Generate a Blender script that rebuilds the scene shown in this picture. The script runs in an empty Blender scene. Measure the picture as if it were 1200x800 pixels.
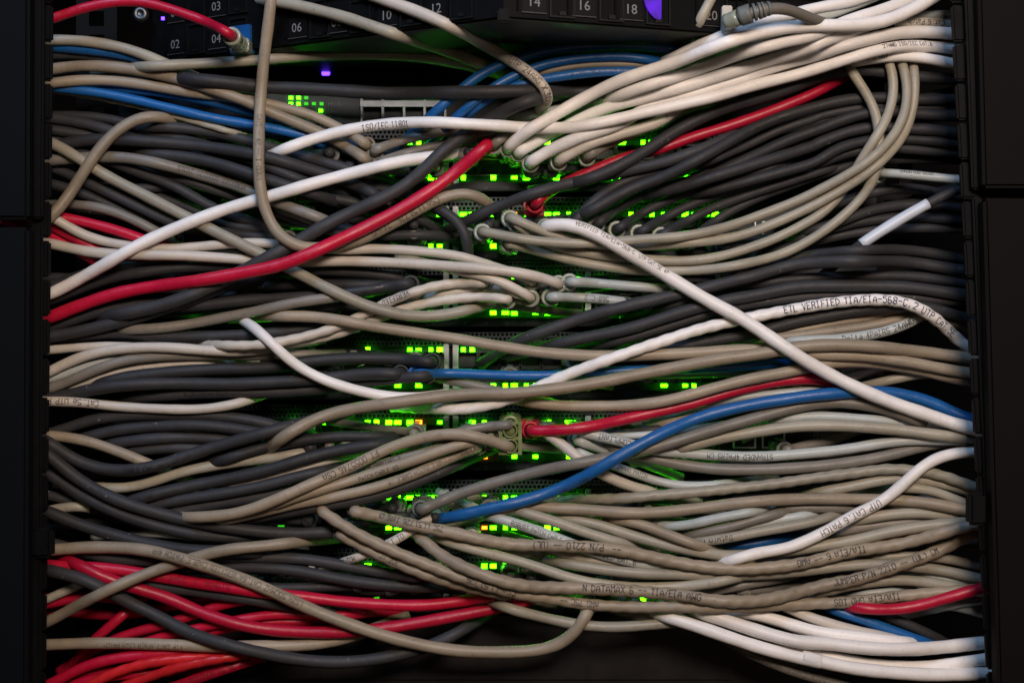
import bpy, bmesh, math, random
import numpy as np
from mathutils import Vector, Matrix

random.seed(7)
rng = np.random.RandomState(7)
scene = bpy.context.scene
COL = scene.collection

# ------------------------------------------------------------------ camera, world, lamps, exposure
DIST = 0.92                      # metres from the lens to the faces of the switches
MPP = 0.0005420                  # metres on the switch faces per pixel of the photograph
cam_d = bpy.data.cameras.new('camera')
cam = bpy.data.objects.new('camera', cam_d)
COL.objects.link(cam)
cam.location = (0, -DIST, 0)
cam.rotation_euler = (math.radians(90), 0, 0)
cam_d.sensor_width = 36
cam_d.lens = 36 * DIST / (1200 * MPP)
cam_d.clip_start = 0.01
cam_d.clip_end = 20
cam_d.dof.use_dof = True
cam_d.dof.focus_distance = DIST - 0.055
cam_d.dof.aperture_fstop = 7.1
scene.camera = cam

world = bpy.data.worlds.new('World')
scene.world = world
world.use_nodes = True
world.node_tree.nodes['Background'].inputs[0].default_value = (0.20, 0.30, 0.5, 1)
world.node_tree.nodes['Background'].inputs[1].default_value = 0.002


def area_lamp(name, loc, target, sx, sy, power, color):
    d = bpy.data.lights.new(name, 'AREA')
    d.shape = 'RECTANGLE'
    d.size, d.size_y, d.energy, d.color = sx, sy, power, color
    o = bpy.data.objects.new(name, d)
    COL.objects.link(o)
    o.location = loc
    o.rotation_euler = (Vector(target) - Vector(loc)).to_track_quat('-Z', 'Y').to_euler()
    return o


area_lamp('key_lamp', (0.22, -1.15, 0.46), (0.06, 0, 0.01), 0.40, 0.26, 12.0, (1.0, 0.82, 0.70))
area_lamp('cool_lamp', (-0.45, -0.80, 0.85), (0.0, 0, 0.02), 0.5, 0.25, 6.0, (0.38, 0.62, 1.0))
area_lamp('warm_fill_lamp', (0.45, -1.3, -0.25), (0.03, 0, -0.02), 0.5, 0.5, 0.5, (1.0, 0.72, 0.50))

scene.view_settings.view_transform = 'Standard'
scene.view_settings.look = 'None'
scene.view_settings.exposure = 0.0
scene.view_settings.gamma = 1.0
scene.render.resolution_x, scene.render.resolution_y = 1024, 682


def pt(px, py, z):
    """point seen at (px, py) of the photograph, z metres in front of the switch faces"""
    k = MPP * (DIST - z) / DIST
    return Vector(((px - 600) * k, -z, (400 - py) * k))


# ------------------------------------------------------------------ materials
def new_mat(name):
    m = bpy.data.materials.new(name)
    m.use_nodes = True
    nt = m.node_tree
    return m, nt, nt.nodes['Principled BSDF']


def jacket_mat(name, col, rough=0.42, var=0.12, dirt=0.35, fleck=0.0, spec=0.45, sss=0.0):
    m, nt, b = new_mat(name)
    N, L = nt.nodes, nt.links
    tc = N.new('ShaderNodeTexCoord')
    oi = N.new('ShaderNodeObjectInfo')
    # slow mottling of the plastic
    n1 = N.new('ShaderNodeTexNoise'); n1.inputs['Scale'].default_value = 38; n1.inputs['Detail'].default_value = 4
    L.new(tc.outputs['Object'], n1.inputs['Vector'])
    r1 = N.new('ShaderNodeMapRange'); r1.inputs[1].default_value = 0.3; r1.inputs[2].default_value = 0.7
    r1.inputs[3].default_value = 1 - dirt * 0.45; r1.inputs[4].default_value = 1.05
    L.new(n1.outputs['Fac'], r1.inputs[0])
    # each cable of its own age
    r2 = N.new('ShaderNodeMapRange'); r2.inputs[3].default_value = 1 - var; r2.inputs[4].default_value = 1 + var
    L.new(oi.outputs['Random'], r2.inputs[0])
    mu = N.new('ShaderNodeMath'); mu.operation = 'MULTIPLY'
    L.new(r1.outputs[0], mu.inputs[0]); L.new(r2.outputs[0], mu.inputs[1])
    mx = N.new('ShaderNodeVectorMath'); mx.operation = 'SCALE'
    mx.inputs[0].default_value = col[:3]
    L.new(mu.outputs[0], mx.inputs['Scale'])
    # fine grime and light scuffs
    n2 = N.new('ShaderNodeTexNoise'); n2.inputs['Scale'].default_value = 420; n2.inputs['Detail'].default_value = 3
    L.new(tc.outputs['Object'], n2.inputs['Vector'])
    cr = N.new('ShaderNodeValToRGB')
    cr.color_ramp.elements[0].position = 0.27; cr.color_ramp.elements[0].color = (0.6, 0.57, 0.52, 1)
    cr.color_ramp.elements[1].position = 0.42; cr.color_ramp.elements[1].color = (1, 1, 1, 1)
    L.new(n2.outputs['Fac'], cr.inputs['Fac'])
    m2 = N.new('ShaderNodeMix'); m2.data_type = 'RGBA'; m2.blend_type = 'MULTIPLY'; m2.inputs[0].default_value = dirt
    L.new(mx.outputs[0], m2.inputs[6]); L.new(cr.outputs[0], m2.inputs[7])
    last = m2.outputs[2]
    if fleck:
        n3 = N.new('ShaderNodeTexNoise'); n3.inputs['Scale'].default_value = 170; n3.inputs['Detail'].default_value = 6
        L.new(tc.outputs['Object'], n3.inputs['Vector'])
        c3 = N.new('ShaderNodeValToRGB')
        c3.color_ramp.elements[0].position = 0.715; c3.color_ramp.elements[0].color = (0, 0, 0, 1)
        c3.color_ramp.elements[1].position = 0.76; c3.color_ramp.elements[1].color = (fleck, fleck, fleck, 1)
        L.new(n3.outputs['Fac'], c3.inputs['Fac'])
        ad = N.new('ShaderNodeMix'); ad.data_type = 'RGBA'
        L.new(c3.outputs[0], ad.inputs[0]); L.new(last, ad.inputs[6]); ad.inputs[7].default_value = (0.35, 0.33, 0.30, 1)
        last = ad.outputs[2]
    L.new(last, b.inputs['Base Color'])
    rr = N.new('ShaderNodeMapRange'); rr.inputs[3].default_value = rough - 0.08; rr.inputs[4].default_value = rough + 0.16
    L.new(n2.outputs['Fac'], rr.inputs[0]); L.new(rr.outputs[0], b.inputs['Roughness'])
    b.inputs['Specular IOR Level'].default_value = spec
    if sss:
        b.inputs['Subsurface Weight'].default_value = sss
        b.inputs['Subsurface Radius'].default_value = (1, 0.8, 0.6)
        b.inputs['Subsurface Scale'].default_value = 0.0012
    bq = N.new('ShaderNodeBump'); bq.inputs['Strength'].default_value = 0.35; bq.inputs['Distance'].default_value = 0.0015
    n5 = N.new('ShaderNodeTexNoise'); n5.inputs['Scale'].default_value = 95; n5.inputs['Detail'].default_value = 2
    L.new(tc.outputs['Object'], n5.inputs['Vector']); L.new(n5.outputs['Fac'], bq.inputs['Height'])
    bp = N.new('ShaderNodeBump'); bp.inputs['Strength'].default_value = 0.22; bp.inputs['Distance'].default_value = 0.0006
    L.new(bq.outputs[0], bp.inputs['Normal'])
    n4 = N.new('ShaderNodeTexNoise'); n4.inputs['Scale'].default_value = 260; n4.inputs['Detail'].default_value = 5
    L.new(tc.outputs['Object'], n4.inputs['Vector'])
    L.new(n4.outputs['Fac'], bp.inputs['Height']); L.new(bp.outputs[0], b.inputs['Normal'])
    return m


def plain_mat(name, col, rough=0.5, metal=0.0, spec=0.4, noise=0.25, scale=90, alpha=None, trans=0.0):
    m, nt, b = new_mat(name)
    N, L = nt.nodes, nt.links
    tc = N.new('ShaderNodeTexCoord')
    n = N.new('ShaderNodeTexNoise'); n.inputs['Scale'].default_value = scale; n.inputs['Detail'].default_value = 5
    L.new(tc.outputs['Object'], n.inputs['Vector'])
    r = N.new('ShaderNodeMapRange'); r.inputs[1].default_value = 0.3; r.inputs[2].default_value = 0.7
    r.inputs[3].default_value = 1 - noise; r.inputs[4].default_value = 1 + noise
    L.new(n.outputs['Fac'], r.inputs[0])
    s = N.new('ShaderNodeVectorMath'); s.operation = 'SCALE'; s.inputs[0].default_value = col[:3]
    L.new(r.outputs[0], s.inputs['Scale']); L.new(s.outputs[0], b.inputs['Base Color'])
    r3 = N.new('ShaderNodeMapRange'); r3.inputs[3].default_value = max(0.03, rough - 0.12); r3.inputs[4].default_value = rough + 0.12
    L.new(n.outputs['Fac'], r3.inputs[0]); L.new(r3.outputs[0], b.inputs['Roughness'])
    b.inputs['Metallic'].default_value = metal
    b.inputs['Specular IOR Level'].default_value = spec
    b.inputs['Transmission Weight'].default_value = trans
    return m


def glow_mat(name, col, strength):
    m, nt, b = new_mat(name)
    b.inputs['Base Color'].default_value = (col[0] * .3, col[1] * .3, col[2] * .3, 1)
    b.inputs['Emission Color'].default_value = (*col, 1)
    b.inputs['Emission Strength'].default_value = strength
    return m


M = {
    'white': jacket_mat('white_pvc', (0.82, 0.79, 0.76), 0.42, 0.07, 0.22, sss=0.12),
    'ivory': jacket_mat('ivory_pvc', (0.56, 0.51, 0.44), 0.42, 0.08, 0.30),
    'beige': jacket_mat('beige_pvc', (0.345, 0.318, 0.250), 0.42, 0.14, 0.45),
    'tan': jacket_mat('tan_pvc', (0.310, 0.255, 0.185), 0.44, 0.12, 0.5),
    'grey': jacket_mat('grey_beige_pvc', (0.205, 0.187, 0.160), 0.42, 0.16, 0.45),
    'mint': jacket_mat('cool_grey_pvc', (0.42, 0.45, 0.43), 0.38, 0.12, 0.30),
    'char': jacket_mat('charcoal_pvc', (0.0320, 0.0320, 0.0350), 0.56, 0.22, 0.35, fleck=0.5, spec=0.38),
    'blue': jacket_mat('blue_pvc', (0.010, 0.100, 0.31), 0.36, 0.14, 0.25),
    'red': jacket_mat('red_pvc', (0.46, 0.006, 0.034), 0.36, 0.14, 0.25),
    'orange': jacket_mat('orange_red_pvc', (0.56, 0.018, 0.022), 0.30, 0.08, 0.25),
}
LED_G = glow_mat('green_led', (0.042, 1.0, 0.001), 17.0)
LED_Y = glow_mat('lime_led', (0.065, 1.0, 0.001), 18.0)
LED_DIM = glow_mat('dim_green_led', (0.05, 0.9, 0.02), 0.7)
LED_O = glow_mat('amber_led', (1.0, 0.22, 0.01), 5.0)
LED_P = glow_mat('violet_light', (0.09, 0.0, 0.62), 0.9)
_nt = LED_P.node_tree
_tc = _nt.nodes.new('ShaderNodeTexCoord'); _no = _nt.nodes.new('ShaderNodeTexNoise'); _no.inputs['Scale'].default_value = 110
_mr = _nt.nodes.new('ShaderNodeMapRange'); _mr.inputs[1].default_value = 0.35; _mr.inputs[2].default_value = 0.65; _mr.inputs[3].default_value = 0.15; _mr.inputs[4].default_value = 1.0
_nt.links.new(_tc.outputs['Object'], _no.inputs['Vector']); _nt.links.new(_no.outputs['Fac'], _mr.inputs[0]); _nt.links.new(_mr.outputs[0], _nt.nodes['Principled BSDF'].inputs['Emission Strength'])
LED_B = glow_mat('blue_violet_led', (0.10, 0.03, 1.0), 6.0)
INK = plain_mat('black_ink', (0.045, 0.042, 0.042), 0.6, noise=0.85, scale=500)
INK_B = plain_mat('blue_black_ink', (0.045, 0.055, 0.11), 0.6, noise=0.8, scale=500)
INK_F = plain_mat('faded_ink', (0.115, 0.098, 0.080), 0.6, noise=0.7, scale=500)
INK_D = plain_mat('dark_cable_ink', (0.010, 0.010, 0.012), 0.35, spec=0.6)
INK_R = plain_mat('dark_red_ink', (0.09, 0.004, 0.012), 0.6)
BLK = plain_mat('black_painted_steel', (0.0024, 0.0026, 0.0030), 0.6, 0.0, 0.10)
FACE = plain_mat('switch_face_plastic', (0.008, 0.012, 0.018), 0.5, 0.0, 0.3)
VENT = plain_mat('vent_steel', (0.016, 0.023, 0.033), 0.45, 0.2, 0.4)
PITCH = plain_mat('recess_black', (0.0015, 0.0015, 0.002), 0.8, 0.0, 0.1)
DUCT_L = plain_mat('duct_plastic_cool_lit', (0.0030, 0.0038, 0.0046), 0.65, 0.0, 0.07, 0.15, 900)  # black plastic, with the bluish light from the left put into its colour
DUCT_R = plain_mat('duct_plastic_warm_lit', (0.0042, 0.0035, 0.0033), 0.65, 0.0, 0.07, 0.15, 900)  # the same black plastic, warm light from the right put into its colour
BLANK = plain_mat('blanking_panel_paint', (0.008, 0.0065, 0.0065), 0.5, 0.0, 0.25)
SILVER = plain_mat('tinned_steel', (0.62, 0.66, 0.70), 0.35, 0.15, 0.5)
PALE = plain_mat('pale_port_frame', (0.60, 0.68, 0.76), 0.5)
STEEL = plain_mat('screw_steel', (0.13, 0.135, 0.14), 0.42, 1.0)
NUMW = plain_mat('white_number_print', (0.20, 0.20, 0.20), 0.6)
LEGEND = plain_mat('grey_legend_print', (0.10, 0.13, 0.16), 0.6)
CLEAR = plain_mat('clear_polycarbonate', (0.40, 0.45, 0.36), 0.25, 0.0, 0.6, 0.1, 200, trans=0.35)
CLEAR_Y = plain_mat('yellowed_clear_clip', (0.22, 0.26, 0.10), 0.25, 0.0, 0.6, 0.2, 200, trans=0.25)
LABEL = plain_mat('white_label_film', (0.56, 0.62, 0.70), 0.4, 0, 0.5, 0.06)
GREYB = plain_mat('grey_boot_rubber', (0.13, 0.14, 0.13), 0.5)
CREAM = plain_mat('cream_plate', (0.42, 0.40, 0.35), 0.5)


# ------------------------------------------------------------------ object helpers
def tag(o, label=None, cat=None, group=None, kind=None):
    if label: o['label'] = label
    if cat: o['category'] = cat
    if group: o['group'] = group
    if kind: o['kind'] = kind
    return o


def link_mesh(name, me, mat, parent=None):
    o = bpy.data.objects.new(name, me)
    COL.objects.link(o)
    if mat is not None and not me.materials:
        me.materials.append(mat)
    if parent is not None:
        o.parent = parent
        o.matrix_parent_inverse = Matrix.Identity(4)
        o.location = -parent.location if parent.type == 'EMPTY' or parent.parent is None else (0, 0, 0)
    return o


def empty(name, loc=(0, 0, 0)):
    o = bpy.data.objects.new(name, None)
    o.location = loc
    o.empty_display_size = 0.01
    COL.objects.link(o)
    return o


def mesh_from(verts, faces, smooth=False):
    me = bpy.data.meshes.new('m')
    me.from_pydata([tuple(v) for v in verts], [], faces)
    if smooth:
        me.polygons.foreach_set('use_smooth', [True] * len(me.polygons))
    me.update()
    return me


def box_data(x0, x1, y0, y1, z0, z1):
    v = [(x, y, z) for x in (x0, x1) for y in (y0, y1) for z in (z0, z1)]
    f = [(0, 1, 3, 2), (4, 6, 7, 5), (0, 4, 5, 1), (2, 3, 7, 6), (0, 2, 6, 4), (1, 5, 7, 3)]
    return v, f


class MB:
    def __init__(self): self.v, self.f = [], []

    def add(self, v, f):
        k = len(self.v); self.v += list(v); self.f += [tuple(i + k for i in q) for q in f]; return self

    def box(self, *a): return self.add(*box_data(*a))

    def mesh(self, bevel=0.0, smooth=False):
        me = mesh_from(self.v, self.f, smooth)
        if bevel:
            bm = bmesh.new(); bm.from_mesh(me)
            bmesh.ops.remove_doubles(bm, verts=bm.verts, dist=1e-6)
            bmesh.ops.bevel(bm, geom=bm.edges[:], offset=bevel, segments=2, affect='EDGES')
            bmesh.ops.recalc_face_normals(bm, faces=bm.faces)
            bm.to_mesh(me); bm.free()
        return me


def px_box(mb, x0, x1, y0, y1, zb, zf):
    """a box whose front face fills a photo rectangle at depth zf; straight sides"""
    a, b = pt(x0, y0, zf), pt(x1, y1, zf)
    return mb.box(a.x, b.x, -zf, -zb, b.z, a.z)


GLYPH = {
 'A': '00 03 14.5 24.5 33 30|02 32', 'B': '00 06 26 35 34 23 32 31 20 00|03 23', 'C': '35 26 16 05 01 10 20 31', 'D': '00 06 16 34 32 10 00',
 'E': '36 06 00 30|03 23', 'F': '36 06 00|03 23', 'G': '35 26 16 05 01 10 20 31 33 23', 'H': '00 06|30 36|03 33', 'I': '06 26|16 10|00 20',
 'J': '26 36 31 20 10 01', 'K': '00 06|36 03 30', 'L': '06 00 30', 'M': '00 06 1.53 36 30', 'N': '00 06 30 36', 'O': '01 05 16 26 35 31 20 10 01',
 'P': '00 06 26 35 34 23 03', 'Q': '01 05 16 26 35 31 20 10 01|22 30', 'R': '00 06 26 35 34 23 03|23 30', 'S': '35 26 16 05 04 13 23 32 31 20 10 01',
 'T': '06 36|1.56 1.50', 'U': '06 01 10 20 31 36', 'V': '06 1.50 36', 'W': '06 00 1.53 30 36', 'X': '00 36|06 30', 'Y': '06 1.53 36|1.53 1.50', 'Z': '06 36 00 30',
 '0': '01 05 16 26 35 31 20 10 01', '1': '05 16 10|00 20', '2': '05 16 26 35 34 00 30', '3': '06 36 23 32 31 20 10 01', '4': '20 26 02 32',
 '5': '36 06 04 24 33 31 20 10 01', '6': '25 16 05 01 10 20 31 32 23 03', '7': '06 36 10', '8': '13 04 05 16 26 35 34 23 13 02 01 10 20 31 32 23', '9': '10 20 31 35 26 16 05 04 13 33',
 '-': '03 33', '/': '00 36', '.': '10 11', ',': '10 00', '(': '26 14 12 20', ')': '16 24 22 10',
 'a': '14 24 33 30 10 01 12 32', 'b': '06 00 20 31 33 24 04', 'c': '34 14 03 01 10 30', 'd': '36 30 10 01 03 14 34', 'e': '02 32 33 24 14 03 01 10 30',
 'h': '06 00|04 24 33 30', 'i': '14 10|15 16', 'l': '16 10', 'm': '00 04 14 1.52|14 24 33 30', 'n': '00 04 24 33 30', 'r': '00 04|03 14 34', 's': '34 14 03 12 22 31 20 00',
 't': '15 11 20 30|04 24', 'u': '04 01 10 30|34 30', 'w': '04 00 1.52 30 34', 'P': '00 06 26 35 34 23 03', 'z': '04 34 00 30', 'f': '36 26 15 10|03 23', 'g': '30 34 14 03 12 32', 'o': '01 03 14 24 33 31 20 10 01', 'p': '00 04 24 33 22 02', 'v': '04 1.50 34', 'k': '06 00|34 02 30', 'x': '04 30|00 34', 'y': '04 12|34 00'}


def ink_text(body, size):
    """printer lettering drawn with square strokes, as on cable jackets; size is about 1.2 letter heights"""
    h = size * 0.83
    u = h / 6.0
    t = u * 0.33
    mb = MB()
    x0 = 0.0
    rr = random.Random(body)
    for ch in body:
        g = GLYPH.get(ch, GLYPH.get(ch.upper(), ''))
        oy = rr.uniform(-0.25, 0.25) * u
        for stroke in (g.split('|') if g else []):
            P = []
            for q in stroke.split():
                if q[1:2] == '.': xs, ys = q[:3], q[3:]
                else: xs, ys = q[0], q[1:]
                P.append((x0 + float(xs) * u * 0.95, float(ys) * u + oy))
            for (ax, ay), (bx, by) in zip(P[:-1], P[1:]):
                d = math.hypot(bx - ax, by - ay) + 1e-9
                ex, ey = (bx - ax) / d * t, (by - ay) / d * t
                n = max(1, int(d / (u * 1.3)))
                vs = []
                for i in range(n + 1):
                    f = i / n
                    cx = ax - ex * .6 + (bx - ax + ex * 1.2) * f; cy = ay - ey * .6 + (by - ay + ey * 1.2) * f
                    vs += [(cx - ey, cy + ex, 0), (cx + ey, cy - ex, 0)]
                mb.add(vs, [(2 * i, 2 * i + 1, 2 * i + 3, 2 * i + 2) for i in range(n)])
        x0 += u * (4.15 if ch != ' ' else 3.4)
    return mesh_from(mb.v, mb.f)


def flat_text(body, size):
    cu = bpy.data.curves.new('t', 'FONT')
    cu.body = body; cu.size = size; cu.resolution_u = 2
    cu.align_x = 'LEFT'
    ob = bpy.data.objects.new('t', cu)
    COL.objects.link(ob)
    me = bpy.data.meshes.new_from_object(ob)
    bpy.data.objects.remove(ob); bpy.data.curves.remove(cu)
    return me


# ------------------------------------------------------------------ cables: paths traced tile by tile
TILE = {'T11': (0, 0, 3.738), 'T12': (300, 0, 3.738), 'T13': (580, 0, 3.738), 'T14': (880, 0, 3.738),
        'T21': (0, 200, 3.738), 'T22': (300, 200, 3.738), 'T23': (580, 200, 3.738), 'T24': (880, 200, 3.738),
        'T31': (0, 400, 3.738), 'T32': (300, 400, 3.738), 'T33': (580, 400, 3.738), 'T34': (880, 400, 3.738),
        'T41': (0, 586, 3.738), 'T42': (300, 586, 3.738), 'T43': (580, 586, 3.738), 'T44': (880, 586, 3.738),
        'R1': (580, 0, 5.714), 'R2': (760, 0, 5.714), 'R3': (940, 0, 5.714), 'R4': (940, 100, 5.714),
        'R5': (760, 90, 5.714), 'R6': (580, 90, 5.714), 'Z1': (640, 520, 5.714), 'Z2': (800, 520, 5.714),
        'Z3': (950, 520, 5.714), 'Z4': (950, 640, 5.714), 'Z5': (780, 640, 5.714), 'Z6': (600, 620, 5.714),
        'A': (0, 0, 1.0)}


def parse(s):
    ox, oy, k = TILE['A']
    out = []
    for t in s.split():
        if t[0] == '@':
            ox, oy, k = TILE[t[1:]]
        else:
            a, b = t.split(',')
            out.append((ox + float(a) / k, oy + float(b) / k))
    return np.array(out)


C = []      # dict per cable


def cab(col, pr, w, ends, path, label=None, **kw):
    C.append(dict(col=col, pr=pr, w=w, ends=ends, path=parse(path), label=label, **kw))

# ---- upper left
cab('red', 40, 12, 'sp', '@A 58,24 80,15 115,5 152,1 171,2 203,12 241,25 268,39', 'red cable whose clear plug runs into the blue jack of the patch panel', z=0.060, pz=0.034)
cab('beige', 50, 13, 'sh', '@A 60,47 88,47 120,51 150,57 174,66 195,75 215,84', 'beige cable arching over the short blue one just under the patch panel, top left')
cab('blue', 45, 12, 'sh', '@A 60,55 90,58 120,60 150,66 178,72 200,80', 'short visible stretch of blue cable squeezed between a beige and a charcoal cable, top left')
cab('char', 44, 14, 'sh', '@A 60,64 95,63 128,69 160,77 200,90 260,100')
cab('beige', 52, 13, 'hh', '@A 150,80 170,78 214,76 267,73 316,70 354,66 420,64 474,65 514,70 545,76 575,84', 'long level beige cable passing under the patch panel from left to middle')
cab('tan', 48, 14, 'sp', '@A 60,82 80,78 112,77 147,80 187,87 227,98 267,111 297,122 315,131 340,141 367,152 400,168 428,186', 'beige cable above the blue pair sloping down to a plug at the top switch', plug='beige')
cab('tan', 47, 13, 'sp', '@A 60,98 88,94 120,94 160,98 200,105 232,110 280,115 311,121 340,128 370,136 395,149 428,168', 'beige cable lying directly on the blue pair at upper left', plug='beige')
cab('blue', 42, 12, 'sh', '@A 80,100 100,100 128,103 174,107 227,115 267,124 297,132 330,140 345,150', 'upper cable of the blue pair sloping down at upper left')
cab('blue', 43, 12, 'sh', '@A 62,102 80,105 107,107 147,115 187,124 227,134 267,142 311,149 340,155 368,162 400,168', 'lower cable of the blue pair sloping down at upper left', text=[('AWG STUR', (84,104), .0030, .3, True, INK_B)])
cab('beige', 38, 8, 'sh', '@A 64,106 94,111 128,117 166,125 193,132 222,141 257,151 290,160', 'thin beige cable under the blue pair at upper left', tw=True, text=[('CAT5E UTP 4PR 24AWG', (120,116), .0024, .2, False, INK)])
cab('tan', 85, 14, 'sh', '@A 60,257 75,237 92,212 107,187 128,160 150,143 171,135 187,134 205,142', 'beige cable looping up and over the charcoal bundle beside the left edge')
cab('beige', 76, 14, 'sh', '@A 60,166 80,178 99,190 118,203 160,224 214,252 254,272 294,292 327,308 353,322 394,343 434,360 474,370 509,371 541,366 565,358', 'beige cable running diagonally from the upper left edge down to the middle switches')
# charcoal bundle upper left
cab('char', 24, 14, 'sh', '@A 60,138 88,142 120,150 160,164 200,176')
cab('char', 22, 13, 'sh', '@A 60,136 91,136 128,139 150,144 174,155 209,163 250,172 300,190 380,222')
cab('char', 30, 14, 'hh', '@A 160,150 187,148 227,152 267,158 297,167 330,176 370,187 400,196 440,208', 'charcoal cable starting under the looped beige cable and sloping behind the white one')
cab('char', 32, 15, 'sp', '@A 62,172 78,168 107,163 147,164 187,167 227,170 267,176 318,185 360,198 400,210 440,228', plug='char')
cab('char', 21, 13, 'sh', '@A 60,152 94,157 112,160 150,165 200,176 260,196 320,215')
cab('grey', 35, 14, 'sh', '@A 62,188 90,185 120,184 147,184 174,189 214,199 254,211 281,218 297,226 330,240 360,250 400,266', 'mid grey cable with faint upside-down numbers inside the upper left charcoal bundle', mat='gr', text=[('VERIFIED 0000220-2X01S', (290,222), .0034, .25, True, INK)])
cab('char', 20, 13, 'sh', '@A 62,178 100,180 130,190 170,205 214,222 240,240 300,262')
cab('char', 26, 14, 'hh', '@A 150,178 170,180 227,185 267,195 307,208 350,222 400,238', 'charcoal cable just below the grey one, passing behind the vertical beige cable')
cab('char', 28, 14, 'sh', '@A 60,195 102,214 147,235 187,255 214,265 250,272')
cab('char', 18, 13, 'sh', '@A 60,215 100,228 150,250 200,262 280,275 330,280')
cab('char', 17, 13, 'sh', '@A 60,160 110,178 160,196 230,215 300,240 360,262 420,280')
cab('char', 19, 13, 'hh', '@A 270,190 311,200 353,208 394,222 430,236', 'charcoal cable under the long white cable left of the green lights')
cab('char', 23, 13, 'hh', '@A 290,212 353,229 407,235 447,245 487,253 514,270', 'charcoal cable crossing behind the red cable left of the middle')
cab('char', 16, 13, 'hh', '@A 300,248 360,262 420,270 440,278 487,274 527,278', 'charcoal cable below the tan lettered cable, ending by the silver strips')
cab('char', 15, 13, 'hh', '@A 380,205 420,214 460,224 500,238 520,250', 'charcoal cable just above the red diagonal cable')
cab('grey', 33, 14, 'hh', '@A 318,244 340,246 367,258 390,268', 'short grey stretch of lettered cable under the charcoal diagonal', text=[('CAT.5E UTP 24', (322,245), .0030, .2, False)])
# verticals and diagonals
cab('tan', 88, 14, 'oh', '@A 320,-26 318,-5 317,5 315,27 311,53 307,94 304,134 303,174 303,205 305,227 312,253 324,275 340,288 356,292 375,292 396,288 420,283 450,267 482,251 514,232 541,225 562,227 574,240', 'beige cable hanging down vertically from the top edge, then curling right under the red cable', tw=False, text=[('CSA LL51726  24AWG', (512,232), .0042, .05, True), ('CAT5 -- 4P -- 1-0069', (306,138), .0034, 0.0, False, INK_F)])
cab('white', 78, 15, 'sh', '@A 48,350 60,345 80,334 120,312 160,288 214,264 267,244 318,230 353,219 394,208 434,198 460,191 490,186 510,184 540,178', 'long white cable rising from the left edge to the lit plugs of the top switch')
cab('beige', 60, 14, 'hh', '@A 300,0 326,2 367,11 407,21 447,35 487,48 527,61 575,80', 'beige cable sloping across the front of the patch panel from beside the vertical cable')
cab('ivory', 98, 14, 'op', '@A 425,-10 441,-3 487,13 541,37 581,61 597,70 624,87 641,103 650,114 645,124 632,128', 'off-white lettered cable sloping from the top edge and hooking back into a plug', text=[('UTP 24AWG X3004', (599,72), .0042, 0.1, False, INK_F)], plug='beige')
cab('beige', 40, 12, 'oh', '@A 840,-14 835,-2 825,14 816,31 809,50', 'short beige cable dropping from the top edge beside the number 20', z=0.075)
cab('char', 80, 16, 'hh', '@A 120,372 200,355 270,325 330,293 353,281 380,264 420,245 460,227 498,200 514,180 541,160 567,144 594,128 620,117 650,112', 'thick charcoal cable running diagonally up under the red cable to the top switch')
cab('red', 90, 16, 'sp', '@A 62,372 80,362 94,358 134,344 187,335 241,328 267,323 300,317 327,312 353,302 394,283 434,264 474,243 500,227 527,208 545,193 560,180 572,168', 'bright red cable sweeping from the left edge up to the top switch', plug='red')
cab('white', 92, 14, 'hs', '@A 318,182 338,173 350,168 367,163 407,152 447,146 500,143 554,146 580,147 620,150 668,150 714,142 754,132 794,124 847,111 898,96 920,92 960,80 1000,67 1040,56 1067,53 1090,55 1113,57', 'white cable lettered ISO/IEC 11801 crossing in front of the top switch plugs', text=[('ISO/IEC 11801', (424,148), .0040, -.15, False), ('27AWG ISO/IEC CAT.6', (1030,53), .0030, .5, False)])
cab('grey', 56, 12, 'ph', '@A 438,176 452,171 487,160 527,154 565,151 600,148', 'grey beige cable plugged at the left end of the top switch, upper of two', plug='beige')
cab('grey', 55, 12, 'ph', '@A 445,190 460,184 500,174 541,163 580,157 620,150', 'grey beige cable plugged at the left end of the top switch, lower of two', plug='beige')
cab('char', 64, 16, 'hh', '@A 200,92 240,94 300,101 311,103 353,104 407,107 460,110 514,109 567,108 620,107 660,107 700,108 740,112', 'thick level charcoal cable crossing above the empty silver framed ports')
# blue bundle top middle
cab('blue', 59, 12, 'hh', '@A 490,150 508,133 525,118 546,100 567,84 597,72 624,63 650,58 685,54 720,53 755,54 790,58 820,62', 'topmost blue cable of the arch under the patch panel numbers', z=0.055, text=[('CAT PATCH CABLE', (724,53), .0032, -.3, False, INK_B)])
cab('blue', 58, 11, 'hh', '@A 520,152 540,132 562,115 580,100 606,87 632,77 667,70 702,67 737,66 765,71 790,76', 'second blue cable down in the arch under the patch panel', z=0.055)
cab('tan', 50, 8, 'hh', '@A 610,92 636,84 667,78 702,75 737,75 765,76 790,80', 'thin beige strip of cable between the blue cables of the top arch', z=0.055)
cab('blue', 57, 12, 'hh', '@A 535,148 555,126 585,108 611,98 641,92 667,88 702,84 737,84 780,86', 'lowest and brightest blue cable of the top arch', z=0.055, text=[('A DRG DBLSYSTEM VERIF', (670,87), .0030, .2, False, INK_B)])
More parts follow.
